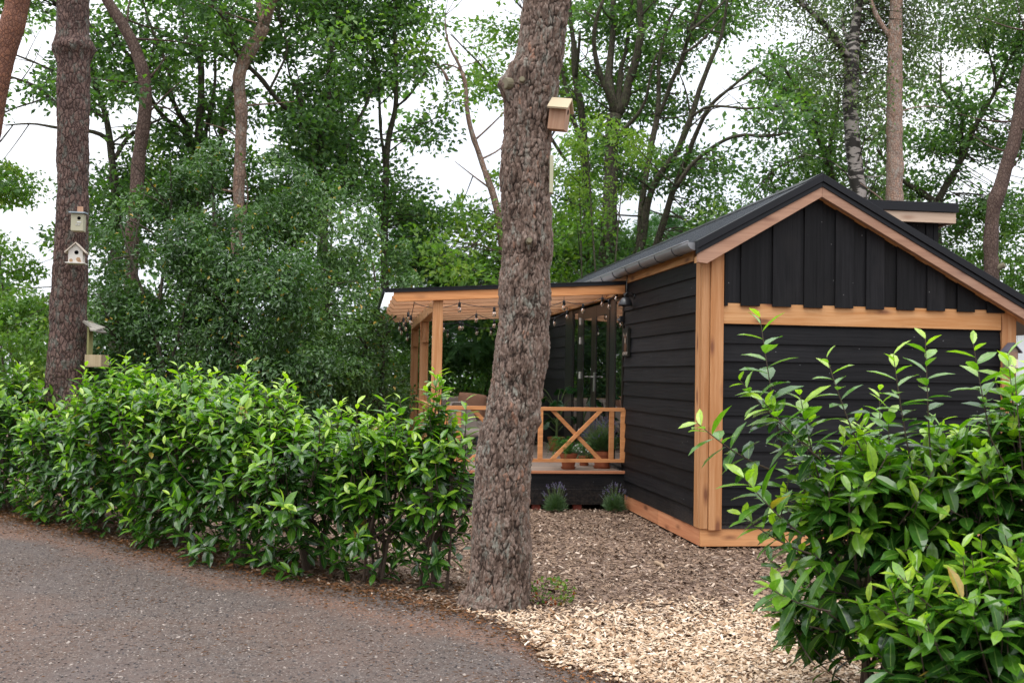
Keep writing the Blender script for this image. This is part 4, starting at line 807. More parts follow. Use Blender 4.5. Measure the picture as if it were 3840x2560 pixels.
g = Geo(); g.box(-.03, .03, .07, .085, .0, .29); g.build('back_batten', ORW, b1); g = Geo(); g.box(-.0, .045, -.074, -.0705, .09, .10); g.box(-.015, .03, -.076, -.0705, .065, .07); g.build('latch', STEEL, b1)
b2 = thing('birdhouse', 'white paint-worn birdhouse with pitched roof, lower one on the left pine', 'birdhouse', at(287, 986, 11.88), R(12), 'birdhouses on the left pine')
g = Geo(); P = [(-.075, 0), (.075, 0), (.075, .13), (0, .205), (-.075, .13)]; g.add([(a, -.075, b) for a, b in P]+[(a, .075, b) for a, b in P], [np.array([[0, 1, 2, 3, 4]]), np.array([[9, 8, 7, 6, 5]]), np.array([[0, 5, 6, 1], [1, 6, 7, 2], [2, 7, 8, 3], [3, 8, 9, 4], [4, 9, 5, 0]])]); g.build('box', WORNW, b2, bevel=.002)
g = Geo()
for s_ in (-1, 1): g.hexa([(0, -.10, .21), (s_*.11, -.10, .10), (s_*.11, .08, .10), (0, .08, .21), (0, -.10, .224), (s_*.115, -.10, .112), (s_*.115, .08, .112), (0, .08, .224)])
g.build('roof', plain('pale_roof_board', (.50, .42, .34), .8), b2)
g = Geo(); g.box(-.10, .10, -.11, .08, -.012, -.0); g.build('base_plate', WORNW, b2); g = Geo(); disc(g, (.01, -.0755, .11), .023, (0, -1, 0)); g.build('entrance_hole', HOLE, b2)
g = Geo(); disc(g, (-.045, -.0752, .02), .02, (0, -1, 0), 7); disc(g, (.03, -.0752, .035), .025, (0, -1, 0), 6); disc(g, (.045, -.0752, .012), .02, (0, -1, 0), 5); g.build('bare_patch', plain('bare_wood_patch', (.36, .22, .12), .8), b2)
fd = thing('bird_feeder', 'weathered wooden bird feeder with small roof and tray on the right of the left pine', 'bird feeder', at(330, 1375, 12.1), R(-8))
g = Geo(); g.box(-.01, .012, -.02, .07, 0, .51); g.build('back_board', plain('mossy_board', (.20, .19, .07), .8), fd)
g = Geo(); g.box(.014, .21, -.10, .07, 0, .012); g.box(.014, .21, -.10, -.088, .013, .135); g.box(.014, .21, .058, .07, .013, .135); g.box(.198, .21, -.087, .057, .013, .135); g.build('tray', wood('tray_wood', 2, (.36, .28, .18), (.24, .18, .10), knots=.3), fd, bevel=.002)
g = Geo(); g.hexa([(-.02, -.02, .50), (.09, -.13, .40), (.155, -.12, .40), (.15, .08, .44), (-.02, -.02, .515), (.09, -.13, .415), (.155, -.12, .415), (.15, .08, .455)]); g.hexa([(-.03, -.10, .50), (.15, -.10, .38), (.15, .1, .38), (-.03, .1, .50), (-.02, -.10, .52), (.16, -.10, .395), (.16, .1, .395), (-.02, .1, .52)]); g.build('roof', GREYW, fd)
b3 = thing('birdhouse', 'orange wood birdhouse with pitched roof high on the right side of the middle pine', 'birdhouse', at(2092, 490, 7.40), 0)
b3.rotation_euler = (R(4), R(7), R(-14))
g = Geo(); P = [(-.065, 0), (.065, 0), (.065, .15), (0, .205), (-.065, .15)]; g.add([(-.062, a, b) for a, b in P]+[(.056, a, b) for a, b in P], [np.array([[4, 3, 2, 1, 0]]), np.array([[5, 6, 7, 8, 9]]), np.array([[0, 1, 6, 5], [1, 2, 7, 6], [2, 3, 8, 7], [3, 4, 9, 8], [4, 0, 5, 9]])]); g.build('box', ORW, b3, bevel=.002)
g = Geo()
for s_ in (-1, 1): g.hexa([(-.07, 0, .212), (.075, 0, .212), (.075, s_*.105, .135), (-.07, s_*.105, .135), (-.07, 0, .226), (.075, 0, .226), (.075, s_*.11, .146), (-.07, s_*.11, .146)][::1])
g.build('roof', plain('birdhouse_roof_board', (.46, .37, .24), .8), b3); g = Geo(); disc(g, (.0565, 0, .13), .018, (1, 0, 0)); g.build('entrance_hole', HOLE, b3)
bt = thing('wooden_batten', 'bare upright batten nailed to the right side of the middle pine below the birdhouse', 'batten', at(2066, 725, 7.40), 0)
g = Geo(); g.box(-.012, .014, -.03, .02, 0, .26); g.build('batten', plain('pale_batten', (.42, .40, .27), .8), bt, bevel=.002)

# ================================================================== LAURELS
def laurel(name, label, c, rx, ry, h, nshoot, group, leafL=(.11, .165), seed=1, zlow=.12, tall=0, dens=1., inner=500, axis=(1, 0), topbias=.45, spray=(), skew=None, tallh=(.06, .24)):
    r_ = np.random.default_rng(seed); t = thing(name, label, 'shrub', (c[0], c[1], 0), 0, group); ax = np.array([*nrm(np.array(axis, float)), 0]); ay = np.array([-ax[1], ax[0], 0])
    g = Geo(); gs = Geo(); P, D, N, L, W, T = [], [], [], [], [], []
    def shoot(e, dr, ln, n_, new, big=1.):
        b = e-dr*ln-np.array([0, 0, .25*ln]); mid = (b+e)/2+np.array([0, 0, -.12*ln]); tt = np.linspace(0, 1, 7)[:, None]
        cv = (1-tt)**2*b+2*tt*(1-tt)*mid+tt**2*e; gs.tube(cv, np.linspace(.0045, .0018, 7)*big, 4, tone=r_.random(), cap=False)
        s_ = np.linspace(.18, 1, n_); pos = np.stack([np.interp(s_, tt[:, 0], cv[:, i]) for i in range(3)], 1)
        tang = nrm(e-mid); a1 = nrm(np.cross(tang, [0.1, .2, 1.])); a2 = np.cross(tang, a1); ph = r_.uniform(0, 6.28)+np.arange(n_)*2.4
        rad = np.cos(ph)[:, None]*a1+np.sin(ph)[:, None]*a2; up = .25+.75*s_[:, None]**3
        dd = nrm(rad+tang*up*.9+np.array([0, 0, .10-.25])*(1-s_[:, None])+r_.normal(0, .12, (n_, 3)))
        P.append(pos); D.append(dd); nn = nrm(np.array([0, 0, 1.])*.9+tang*.5+r_.normal(0, .22, (n_, 3))); N.append(nn)
        sz = r_.uniform(*leafL)*big*np.where(s_ > .93, .62, np.where(s_ > .8, .85, 1))*r_.uniform(.85, 1.12, n_); L.append(sz); W.append(sz*r_.uniform(.34, .43, n_))
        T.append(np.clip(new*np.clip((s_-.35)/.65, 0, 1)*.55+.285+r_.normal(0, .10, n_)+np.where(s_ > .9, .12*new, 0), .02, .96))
    for i in range(nshoot):
        a = r_.uniform(0, 2*math.pi); top = r_.random() < topbias
        if top: rr = math.sqrt(r_.random())*.95; z = h*(1-.16*rr**2)+r_.normal(0, .09)
        else: rr = 1; z = zlow+(h-zlow)*r_.random()**.85
        sh = 1-.22*(max(0, .4-z/h)/.4)-.25*max(0, z/h-.75)/.25*(0 if top else 1)
        nzv = .72+.56*fbm(np.array([[math.cos(a)*2+seed, math.sin(a)*2, z*2.2]]), 2, seed)[0]
        e = ax*math.cos(a)*rx*rr*sh*nzv+ay*math.sin(a)*ry*rr*sh*nzv; e[2] = z*(1 if not top else .93+.14*fbm(np.array([[e[0]*2.5+c[0], e[1]*2.5+c[1], seed]]), 2, 4)[0])
        if skew is not None: e[:2] += np.array(skew)*(e[2]/h)
        o = ax*math.cos(a)+ay*math.sin(a); 
        dr = nrm(o*(.25+.5*rr if top else 1.0)+np.array([0, 0, 1.])*(1.1 if top else .35)+r_.normal(0, .22, 3))
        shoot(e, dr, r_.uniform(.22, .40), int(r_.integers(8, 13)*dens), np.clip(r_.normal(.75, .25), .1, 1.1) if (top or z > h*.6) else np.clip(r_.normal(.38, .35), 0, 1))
    for i in range(tall):
        a = r_.uniform(0, 6.28); rr = r_.uniform(0, .75); e = ax*math.cos(a)*rx*rr+ay*math.sin(a)*ry*rr; e[2] = h+r_.uniform(*tallh)*(1-.4*rr); shoot(e, nrm(np.array([0, 0, 1.])+r_.normal(0, .2, 3)), r_.uniform(.35, .5), 15, 1.)
    for (sx, sy, sz, dx, dy, dz, ln) in spray: shoot(np.array([sx, sy, sz])-np.array([c[0], c[1], 0]), nrm(np.array([dx, dy, dz], float)), ln, int(13+ln*12), .95, 1.05)
    # older leaves inside
    k = inner; u = r_.normal(size=(k, 3)); u = nrm(u)*r_.random((k, 1))**.45*.88; p = ax*u[:, :1]*rx+ay*u[:, 1:2]*ry; p[:, 2] = zlow*.4+(h*.93-zlow*.4)*(u[:, 2]*.5+.5)
    if skew is not None: p[:, :2] += np.array(skew)*(p[:, 2:3]/h)
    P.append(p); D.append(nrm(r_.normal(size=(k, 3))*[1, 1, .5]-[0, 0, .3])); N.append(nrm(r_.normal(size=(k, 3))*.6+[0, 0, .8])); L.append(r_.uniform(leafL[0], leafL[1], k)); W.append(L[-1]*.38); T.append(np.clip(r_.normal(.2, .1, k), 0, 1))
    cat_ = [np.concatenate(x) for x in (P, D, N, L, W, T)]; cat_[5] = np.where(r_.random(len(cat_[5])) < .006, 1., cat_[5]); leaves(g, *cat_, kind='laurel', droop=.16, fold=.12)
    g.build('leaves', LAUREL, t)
    for i in range(7):
        a = r_.uniform(0, 6.28); e = ax*math.cos(a)*rx*.6+ay*math.sin(a)*ry*.6; zt = h*r_.uniform(.6, .9); b0 = r_.normal(0, .06, 3)*[1, 1, 0]
        gs.tube(smooth_path([b0, b0+e*.3+[0, 0, zt*.4], e+[0, 0, zt]], 8), np.linspace(.014, .005, 8), 6)
        for j in range(5): q = (b0+e*.3+np.array([0, 0, zt*.4])); e2 = e*r_.uniform(.5, 1.4)+r_.normal(0, .15, 3); e2[2] = zt*r_.uniform(.4, 1); gs.tube([q, (q+e2)/2+[0, 0, -.03], e2], [.007, .005, .003], 4)
    gs.build('stems', STEMB, t); return t
HG = 'cherry laurels of the left hedge'
hx = [(-6.45, 12.7), (-5.55, 12.05), (-4.55, 11.25), (-3.7, 10.45), (-2.95, 9.75), (-2.25, 9.12), (-1.6, 8.62)]
hl = ['laurel shrub at the far left end of the hedge, cut by the picture edge', 'laurel shrub of the left hedge just left of the left pine trunk', 'laurel shrub directly in front of the foot of the left pine trunk', 'laurel shrub of the left hedge, first to the right of the left pine', 'laurel shrub in the middle of the left hedge, before the dark holly', 'laurel shrub of the left hedge with the brightest top shoots, left of the veranda', 'laurel shrub of the left hedge just left of the first veranda post']
hh = [1.36, 1.40, 1.18, 1.46, 1.44, 1.36, 1.14]
for i, ((x, y), lb, h_) in enumerate(zip(hx, hl, hh)):
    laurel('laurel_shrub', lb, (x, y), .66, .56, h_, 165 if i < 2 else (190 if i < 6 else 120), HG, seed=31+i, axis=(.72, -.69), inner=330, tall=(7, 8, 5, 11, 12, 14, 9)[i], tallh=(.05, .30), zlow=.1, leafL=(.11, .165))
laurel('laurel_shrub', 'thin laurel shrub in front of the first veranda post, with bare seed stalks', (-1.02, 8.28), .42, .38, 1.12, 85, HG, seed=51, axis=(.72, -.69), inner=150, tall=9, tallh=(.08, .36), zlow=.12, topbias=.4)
laurel('laurel_shrub', 'tall loose laurel shoots against the left flank of the middle pine', (-.57, 8.05), .34, .32, 1.24, 75, HG, seed=52, axis=(.72, -.69), inner=110, tall=10, tallh=(.10, .46), zlow=.15, topbias=.4)
RG = 'cherry laurels at the lower right'
def AP(px, py, Y): return at(px, py, Y)
def spray_at(px, py, Y, dx, dz, ln, dy=-.1): p = at(px, py, Y); return (p[0], p[1], p[2], dx, dy, dz, ln)
laurel('laurel_shrub', 'loose laurel shrub whose tallest shoot stands before the gable beam', (1.80, 5.35), .50, .42, 1.20, 140, RG, seed=61, inner=230, tall=9, tallh=(.08, .38), zlow=.32, leafL=(.12, .185), topbias=.36,
       spray=[spray_at(2850, 1190, 5.2, -.25, 1, .55), spray_at(2615, 1585, 5.2, -1, .35, .38), spray_at(2775, 1425, 5.2, -.9, .55, .42), spray_at(3100, 1340, 5.2, -.45, .85, .42), spray_at(2860, 1500, 5.1, -.8, .5, .4), spray_at(2780, 1930, 5.0, -.9, .25, .35), spray_at(2790, 1790, 5.0, -.8, .5, .35), spray_at(3000, 1480, 5.2, -.3, .9, .35), spray_at(2880, 2200, 4.9, -.8, .1, .3)])
laurel('laurel_shrub', 'dense laurel shrub in the lower right corner, cut by the right edge', (2.58, 5.2), .62, .50, 1.40, 235, RG, seed=62, inner=380, tall=14, tallh=(.05, .34), zlow=.2, leafL=(.12, .185),
       spray=[spray_at(3470, 1270, 5.1, -.1, 1, .5), spray_at(3350, 1330, 5.1, -.25, 1, .45), spray_at(3650, 1290, 5.1, -.3, 1, .5), spray_at(3780, 1330, 5.1, -.2, 1, .45)])
laurel('laurel_shrub', 'low glossy laurel shrub nearest the camera at the bottom right', (2.16, 4.75), .60, .36, .78, 150, RG, seed=63, inner=340, tall=0, zlow=.05, leafL=(.12, .18), topbias=.4)

# little bramble and twigs at the foot of the middle pine
t = thing('bramble_sprig', 'small green and red bramble sprig at the right foot of the middle pine', 'plant', (*on_ground(2030, 2268)[:2], 0))
g = Geo(); k = 170; p = rvec(k)*[.17, .10, .09]+[0.06, 0, .10]; leaves(g, p, rvec(k), rvec(k)+[0, 0, .8], .035, .025, rng.random(k)); g.build('leaves', leafmat('bramble_leaf', [(0., (.08, .16, .03)), (.6, (.17, .24, .05)), (.8, (.25, .2, .05)), (.86, (.3, .05, .03)), (1., (.3, .05, .03))], .6, .3, .3), t)
g = Geo()
for i in range(14): e_ = rng.normal(0, .1, 3)+[.05, 0, .1]; g.tube([(0, 0, 0), e_*.6+[0, 0, .04], e_], .0018, 4)
g.build('stems', STEMB, t)
def stick(name, lab, a, b, r):
    g = Geo(); p = smooth_path([a, (np.array(a)+b)/2+[.01, 0, .012], b], 10); p += rng.normal(0, .003, p.shape); g.tube(p, np.linspace(r, r*.7, 10), 7); o = g.build(name, BARK_BR if 0 else plain('dry_stick_wood', (.32, .22, .14), .85), None, smooth=True, loc=tuple(p[0])); tag(o, lab, 'stick')
stick('fallen_stick', 'thin pale stick lying where the fresh chips meet the road', on_ground(2010, 2452, .02), on_ground(2150, 2448, .02), .012)
stick('fallen_stick', 'short thick stick on the brown chips near the cabin corner', on_ground(2456, 2108, .02), on_ground(2490, 2130, .02), .02)

# ================================================================== BACKGROUND TREES
def branch_pts(poly, Y0, Y1=None):
    Y1 = Y0 if Y1 is None else Y1; k = len(poly); return [np.array([*at(px, py, Y0+(Y1-Y0)*i/max(1, k-1)), w_/2*(Y0+(Y1-Y0)*i/max(1, k-1))/F]) for i, (px, py, w_) in enumerate(poly)]
TR = []
def tree(name, label, barkm, limbs, Y, leafstyle, group=None, base_px=None):
    pts = [branch_pts(p, Y+dy0, Y+dy1) for p, dy0, dy1 in limbs]; low = pts[0][0]
    t = thing(name, label, 'tree', (low[0], low[1], 0), 0, group); loc = np.array(t.location); g = Geo(); samples = []
    first = pts[0]; foot = np.array([first[0][0], first[0][1], -.05, first[0][3]*1.35])
    for bi_, p in enumerate(pts):
        p = ([foot] if bi_ == 0 else [])+p; p = np.array(p); L = np.linalg.norm(np.diff(p[:, :3], axis=0), axis=1).sum(); n_ = max(8, int(L/.12)); q = smooth_path(p, n_)
        q[:, :3] += (np.stack([fbm(q[:, :3]*1.6+k*9, 2, 70+k) for k in range(3)], 1)-.5)*np.minimum(.10, q[:, 3:4]*1.2)*(1 if bi_ else .6)
        rad = q[:, 3]*(1+.16*(fbm(q[:, :3]*5, 2, 5)-.5)*2)
        g.tube(q[:, :3]-loc, rad, 18 if bi_ == 0 else 10); samples.append(q)
    # thin forks leaving the limbs
    r_ = np.random.default_rng(len(TR)+100); allq = np.concatenate(samples)
    for q in samples:
        hi = q[q[:, 2] > 2.6]
        for i in range(int(len(hi)*.16)):
            s_ = hi[r_.integers(len(hi))]; ln = r_.uniform(.5, 1.6); dr = nrm(np.array([r_.normal(0, 1), r_.normal(0, .6), abs(r_.normal(.5, .5))])); e_ = s_[:3]+dr*ln
            m1 = s_[:3]+dr*ln*.5+r_.normal(0, .1, 3); rr = min(s_[3]*.5, .022); g.tube(smooth_path([s_[:3], m1, e_], 7)-loc, np.linspace(rr, rr*.3, 7), 5)
            samples.append(np.array([[*m1, rr], [*e_, rr*.4]]))
    g_t = g.build('trunk', barkm, t, smooth=True)
    TR.append(dict(o=t, loc=loc, S=np.concatenate(samples), style=leafstyle, px=None)); return t
def z2_(ox, oy, s_, pts): return [(ox+x/s_, oy+y/s_, w_/s_) for x, y, w_ in pts]
tree('pine_tree', 'curving red-brown pine trunk first to the right of the left pine', BARK_BR, [([(495, 1050, 50), (500, 850, 50), (515, 640, 50), (530, 500, 50), (545, 400, 50), (545, 300, 46), (520, 210, 44), (490, 140, 44), (435, 60, 42), (385, -20, 42), (360, -120, 40)], 0, 0)], 17.5, 'none')
tree('pine_tree', 'crooked orange-pink pine trunk forking high, right of the curving red-brown pine', BARK_PINK, [([(885, 1050, 42), (895, 700, 42), (903, 558, 42), (910, 480, 44), (906, 400, 46), (898, 330, 46), (892, 275, 48), (925, 205, 50), (960, 160, 48), (988, 100, 46)], 0, 0), ([(985, 110, 40), (978, 50, 32), (968, -10, 30), (965, -80, 28)], 0, .3), ([(990, 100, 34), (1012, 45, 26), (1035, -10, 24), (1050, -80, 22)], 0, -.3)], 18., 'none')
tree('oak_tree', 'many-stemmed oak with a fan of dark limbs behind the top of the holly', BARK_OAK, [
    ([(735, 1200, 60), (735, 900, 48), (738, 620, 40), (747, 490, 28), (753, 357, 26), (757, 268, 24), (750, 222, 24)], 0, 0),
    ([(750, 225, 18), (738, 214, 16), (709, 170, 13), (690, 90, 11), (680, -30, 8)], 0, .5), ([(752, 222, 18), (765, 190, 15), (772, 140, 12), (783, 60, 10), (786, -40, 8)], 0, -.4),
    ([(745, 620, 18), (776, 469, 16), (797, 388, 14), (808, 312, 12), (806, 178, 10), (812, 60, 7)], 0, 1), ([(770, 700, 20), (829, 513, 18), (847, 415, 17), (866, 357, 16), (873, 308, 12), (900, 270, 8)], 0, .6),
    ([(735, 640, 22), (692, 482, 20), (638, 464, 18), (580, 402, 16), (556, 350, 13), (520, 250, 10), (470, 190, 8)], 0, -1), ([(730, 560, 22), (696, 464, 20), (670, 424, 19), (643, 357, 17), (558, 272, 15), (446, 178, 12), (428, 90, 10), (400, 20, 7)], 0, -1.5),
    ([(650, 370, 16), (640, 348, 14), (636, 268, 13), (616, 214, 12), (580, 134, 10), (553, 67, 8), (530, -20, 6)], -.8, 0)], 20., 'oak')
tree('oak_tree', 'oak with a long bent dark limb reaching up left across the crooked pine', BARK_OAK, [
    ([(1212, 1200, 50), (1208, 900, 40), (1205, 700, 32), (1203, 580, 28), (1201, 522, 26), (1213, 478, 25), (1231, 424, 25), (1231, 335, 24), (1236, 245, 23), (1238, 192, 21), (1255, 110, 18), (1271, 45, 16), (1276, -50, 13)], 0, 0),
    ([(1200, 545, 20), (1165, 500, 19), (1133, 455, 18), (1102, 424, 18), (1062, 402, 18), (1012, 339, 18), (981, 286, 18), (923, 250, 18), (879, 192, 17), (865, 147, 16), (862, 98, 15), (834, 58, 13), (780, 0, 11), (740, -40, 9)], 0, -2.5),
    ([(1133, 450, 13), (1124, 348, 12), (1084, 286, 9), (1075, 210, 6)], -.5, 0), ([(1290, 720, 18), (1271, 598, 18), (1316, 513, 16), (1370, 402, 13), (1400, 320, 8)], 0, 1), ([(1010, 340, 10), (1090, 180, 8), (1060, 110, 7), (1030, 30, 5)], -1, -1)], 19.5, 'oak')
tree('oak_tree', 'slim upright oak trunk just left of the thin bent pine', BARK_OAK, [([(1440, 1200, 34), (1445, 800, 28), (1447, 600, 24), (1455, 540, 22), (1465, 480, 20), (1485, 400, 18), (1485, 290, 17), (1483, 192, 16), (1478, 60, 12), (1475, -60, 9)], 0, 0), ([(1447, 620, 14), (1425, 480, 12), (1420, 300, 10), (1400, 200, 8)], 0, .5), ([(1484, 400, 10), (1530, 370, 9), (1600, 260, 7)], 0, -.5)], 21., 'oak')
tree('pine_tree', 'thin bent pine trunk leaning behind the left side of the thick middle pine', BARK_PINK, [([(1905, 1250, 28), (1885, 950, 27), (1870, 800, 26), (1842, 700, 24), (1815, 638, 23), (1797, 576, 21), (1779, 527, 20), (1762, 469, 19), (1753, 424, 17), (1748, 357, 16), (1750, 312, 16), (1733, 268, 15)], 0, 0), ([(1733, 270, 13), (1739, 245, 12), (1712, 223, 11), (1690, 192, 9), (1668, 130, 7), (1668, 60, 5)], 0, 0), ([(1735, 268, 8), (1705, 245, 7), (1660, 240, 5)], 0, 0), ([(1680, 300, 14), (1665, 265, 11), (1640, 240, 6)], 0, 0)], 20., 'light')
tree('oak_tree', 'massive forked oak behind the right of the thick middle pine', BARK_OAK, [
    ([(2268, 1250, 80), (2275, 1000, 66), (2283, 850, 58), (2290, 696, 54), (2293, 603, 54), (2295, 513, 56), (2302, 430, 60)], 0, 0),
    ([(2296, 430, 30), (2287, 357, 26), (2242, 268, 22), (2224, 178, 18), (2229, 89, 16), (2262, 0, 12)], 0, -1), ([(2300, 430, 36), (2296, 360, 34), (2282, 268, 30), (2296, 134, 22), (2300, -10, 16)], 0, .6),
    ([(2310, 430, 40), (2336, 402, 36), (2362, 290, 34), (2389, 223, 32), (2405, 112, 24), (2398, -10, 18)], 0, -.6), ([(2306, 420, 26), (2320, 370, 22), (2327, 268, 20), (2354, 178, 15), (2362, 60, 12)], 0, 1), ([(2280, 540, 16), (2313, 509, 16), (2362, 469, 15), (2407, 415, 13), (2429, 370, 11), (2438, 268, 9), (2465, 200, 7)], -.6, -1.6)], 21., 'oak')
tree('oak_tree', 'pair of dark oak stems showing just right of the top of the middle pine', BARK_OAK, [([(2215, 1100, 40), (2200, 700, 34), (2184, 446, 28), (2170, 357, 25), (2157, 268, 24), (2153, 178, 22), (2140, 60, 16), (2135, -50, 12)], 0, 0), ([(2190, 600, 20), (2146, 437, 18), (2126, 357, 16), (2117, 290, 15), (2104, 223, 12), (2060, 120, 9), (1980, 60, 7)], 0, .5), ([(2160, 300, 16), (2168, 220, 14), (2175, 120, 10)], 0, -.5), ([(2120, 600, 14), (2000, 420, 12), (1930, 390, 10), (1870, 330, 9), (1800, 240, 7), (1690, 130, 5)], .4, 1.4)], 23., 'light')
tree('maple_tree', 'slender many-stemmed tree spreading to the upper right above the cabin roof', BARK_OAK, [
    ([(2392, 1200, 44), (2396, 1000, 36), (2405, 800, 28), (2416, 696, 23), (2438, 558, 22), (2452, 491, 22), (2470, 424, 20), (2470, 335, 17), (2470, 223, 15), (2492, 134, 12), (2514, 54, 10), (2554, 0, 8)], 0, 0),
    ([(2462, 440, 18), (2501, 379, 17), (2510, 312, 17), (2541, 259, 17), (2563, 201, 17), (2586, 112, 15), (2621, 36, 12), (2640, -30, 10)], 0, -1), ([(2584, 118, 12), (2653, 67, 11), (2697, 27, 9), (2740, -20, 6)], -1, -1),
    ([(2400, 980, 34), (2420, 800, 28), (2447, 700, 26), (2479, 647, 25), (2532, 580, 24), (2577, 491, 24), (2608, 402, 22), (2630, 326, 20), (2666, 214, 17), (2706, 147, 14), (2720, 45, 11), (2735, -40, 8)], 0, -1.5),
    ([(2440, 1000, 34), (2490, 820, 26), (2532, 700, 24), (2563, 616, 22), (2599, 536, 19), (2635, 446, 16), (2662, 388, 14), (2750, 321, 12), (2830, 255, 9)], 0, -2),
    ([(2535, 700, 16), (2586, 616, 15), (2653, 563, 15), (2711, 527, 14), (2745, 513, 13), (2789, 500, 12), (2879, 520, 11), (2950, 500, 8)], -1.5, -3), ([(2595, 440, 12), (2640, 400, 11), (2690, 395, 9), (2800, 410, 9), (2920, 400, 8)], -1.5, -2.5), ([(2560, 200, 12), (2620, 170, 10), (2680, 100, 8), (2715, 60, 6)], -1, -1)], 20.5, 'oak')
tree('birch_tree', 'black and white birch trunk rising behind the roof ridge', BIRCH, [([(3232, 1000, 64), (3225, 800, 60), (3220, 700, 58), (3209, 625, 57), (3198, 536, 56), (3191, 446, 56), (3191, 312, 56), (3191, 223, 56), (3200, 165, 52)], 0, 0), ([(3200, 175, 44), (3208, 89, 36), (3225, 0, 30), (3235, -80, 26)], 0, 0), ([(3186, 230, 30), (3164, 190, 28), (3129, 134, 26), (3079, 80, 22), (3021, 27, 18), (2965, -20, 14)], 0, -1.), ([(3190, 160, 18), (3165, 120, 14), (3160, 60, 10)], 0, .5)], 22.5, 'birch')
tree('pine_tree', 'pale pink straight pine trunk just right of the birch', BARK_PALE, [([(3356, 1000, 68), (3354, 700, 64), (3354, 536, 62), (3356, 357, 60), (3354, 178, 56), (3362, 45, 50), (3366, -100, 46)], 0, 0), ([(3345, 150, 20), (3300, 80, 18), (3270, 30, 14), (3262, -30, 10)], 0, 0)], 22., 'none')
tree('pine_tree', 'brown bent pine trunk at the right edge behind the long roof slope', BARK_BR, [([(3712, 1500, 60), (3715, 1200, 56), (3714, 1061, 55), (3714, 960, 52), (3718, 870, 52), (3727, 784, 54), (3748, 715, 54), (3777, 625, 52), (3803, 536, 52), (3818, 446, 52), (3832, 370, 50), (3850, 290, 48), (3880, 180, 46), (3900, 50, 44)], 0, 0)], 20., 'none')
stub(at(3748, 1002, 19.9), (.7, -.6, .4), .05, TR[-1]['o'], TR[-1]['loc'], .10)
tree('oak_tree', 'dark oak behind the dormer with limbs forking left and right', BARK_OAK, [([(3507, 1100, 60), (3507, 860, 46), (3508, 760, 40)], 0, 0), ([(3505, 765, 28), (3470, 725, 24), (3417, 702, 20), (3350, 650, 15), (3290, 560, 10)], 0, .6), ([(3510, 760, 30), (3545, 700, 26), (3597, 620, 22), (3650, 480, 18), (3720, 370, 15), (3764, 268, 13), (3831, 147, 9)], 0, -.6), ([(3600, 610, 14), (3610, 420, 11), (3525, 330, 10), (3530, 240, 8)], 0, 1), ([(3650, 480, 12), (3740, 330, 10), (3700, 170, 7)], -.6, 0)], 25., 'oak')
tree('oak_tree', 'leafy oak behind the cabin ridge, left of the birch', BARK_OAK, [([(3125, 900, 36), (3115, 643, 28), (3079, 536, 24), (3030, 402, 18), (2960, 280, 14), (2880, 190, 10)], 0, 0), ([(3100, 600, 16), (3130, 470, 14), (3150, 350, 10)], 0, 0), ([(3050, 450, 14), (2940, 330, 11), (2830, 260, 9)], 0, -1), ([(3090, 560, 14), (2990, 590, 12), (2900, 640, 9), (2850, 690, 7)], 0, -1)], 26., 'oak')
tree('oak_tree', 'spreading oak whose thin dark branches fill the gap around the left pine', BARK_OAK, [([(440, 1200, 50), (435, 900, 40), (425, 640, 28), (402, 446, 22), (370, 357, 19), (339, 286, 16), (335, 230, 12), (372, 150, 8)], 0, 0), ([(425, 560, 20), (411, 509, 18), (335, 487, 14), (219, 480, 11), (130, 460, 8), (20, 470, 5)], 0, -.5), ([(400, 450, 16), (330, 400, 14), (214, 402, 13), (179, 357, 12), (152, 326, 11), (89, 304, 10), (30, 286, 7)], 0, 0), ([(360, 350, 12), (280, 310, 11), (214, 281, 10), (147, 241, 9), (54, 205, 6)], 0, .5), ([(430, 600, 16), (469, 522, 16), (520, 480, 12), (620, 440, 8)], 0, 0), ([(180, 360, 8), (130, 390, 7), (60, 400, 6), (-20, 440, 4)], 0, 0), ([(440, 180, 9), (300, 60, 8), (200, 20, 6)], 0, 1)], 19., 'oak')

# ---- crowns: sprays of leaves hung around the limbs of each tree, dense or open as in the wood
COV = np.array([[float(c) for c in r_.split()] for r_ in '''
8 8 8 7 7 7 7 8 9 9 7 6 6 8 8 8 8 7 8 9 9 9 9 9
6 6 6 7 6 6 6 8 9 9 6 4 5 7 8 8 6 6 8 9 9 8 8 8
4 5 5 5 4 4 5 8 9 8 6 4 4 6 8 7 4 6 8 9 8 8 8 8
6 6 6 5 3 4 7 8 8 6 3 3 4 6 7 6 4 5 8 9 8 7 7 7
3 4 5 6 5 5 7 8 8 6 3 2 3 7 7 5 5 5 7 8 8 7 8 6
5 5 6 7 7 7 7 8 8 7 4 3 3 8 8 5 4 4 7 8 8 8 6 5
4 3 4 6 6 6 7 7 8 7 5 4 4 8 8 7 7 5 7 8 7 5 4 5
3 3 4 5 5 5 6 6 7 7 6 5 5 8 8 8 8 7 7 7 6 5 5 5
3 4 4 4 4 4 4 4 5 5 5 5 5 6 6 6 5 5 5 5 5 5 5 5'''.strip().split('\n')])
COV[2:7, 13:18] -= .6; COV[1:5, 2:7] += .2
def cover(px, py):
    gx = np.clip(px/160.-.5, 0, 22.999); gy = np.clip(py/160.+.5, 0, 7.999); i = gx.astype(int); j = gy.astype(int); fx = gx-i; fy = gy-j
    return (COV[j, i]*(1-fx)*(1-fy)+COV[j, i+1]*fx*(1-fy)+COV[j+1, i]*(1-fx)*fy+COV[j+1, i+1]*fx*fy)/9.
leafy = [t_ for t_ in TR if t_['style'] != 'none']
allS = np.concatenate([t_['S'] for t_ in leafy]); tid = np.concatenate([np.full(len(t_['S']), i) for i, t_ in enumerate(leafy)]); keep = allS[:, 2] > 2.3; allS, tid = allS[keep], tid[keep]
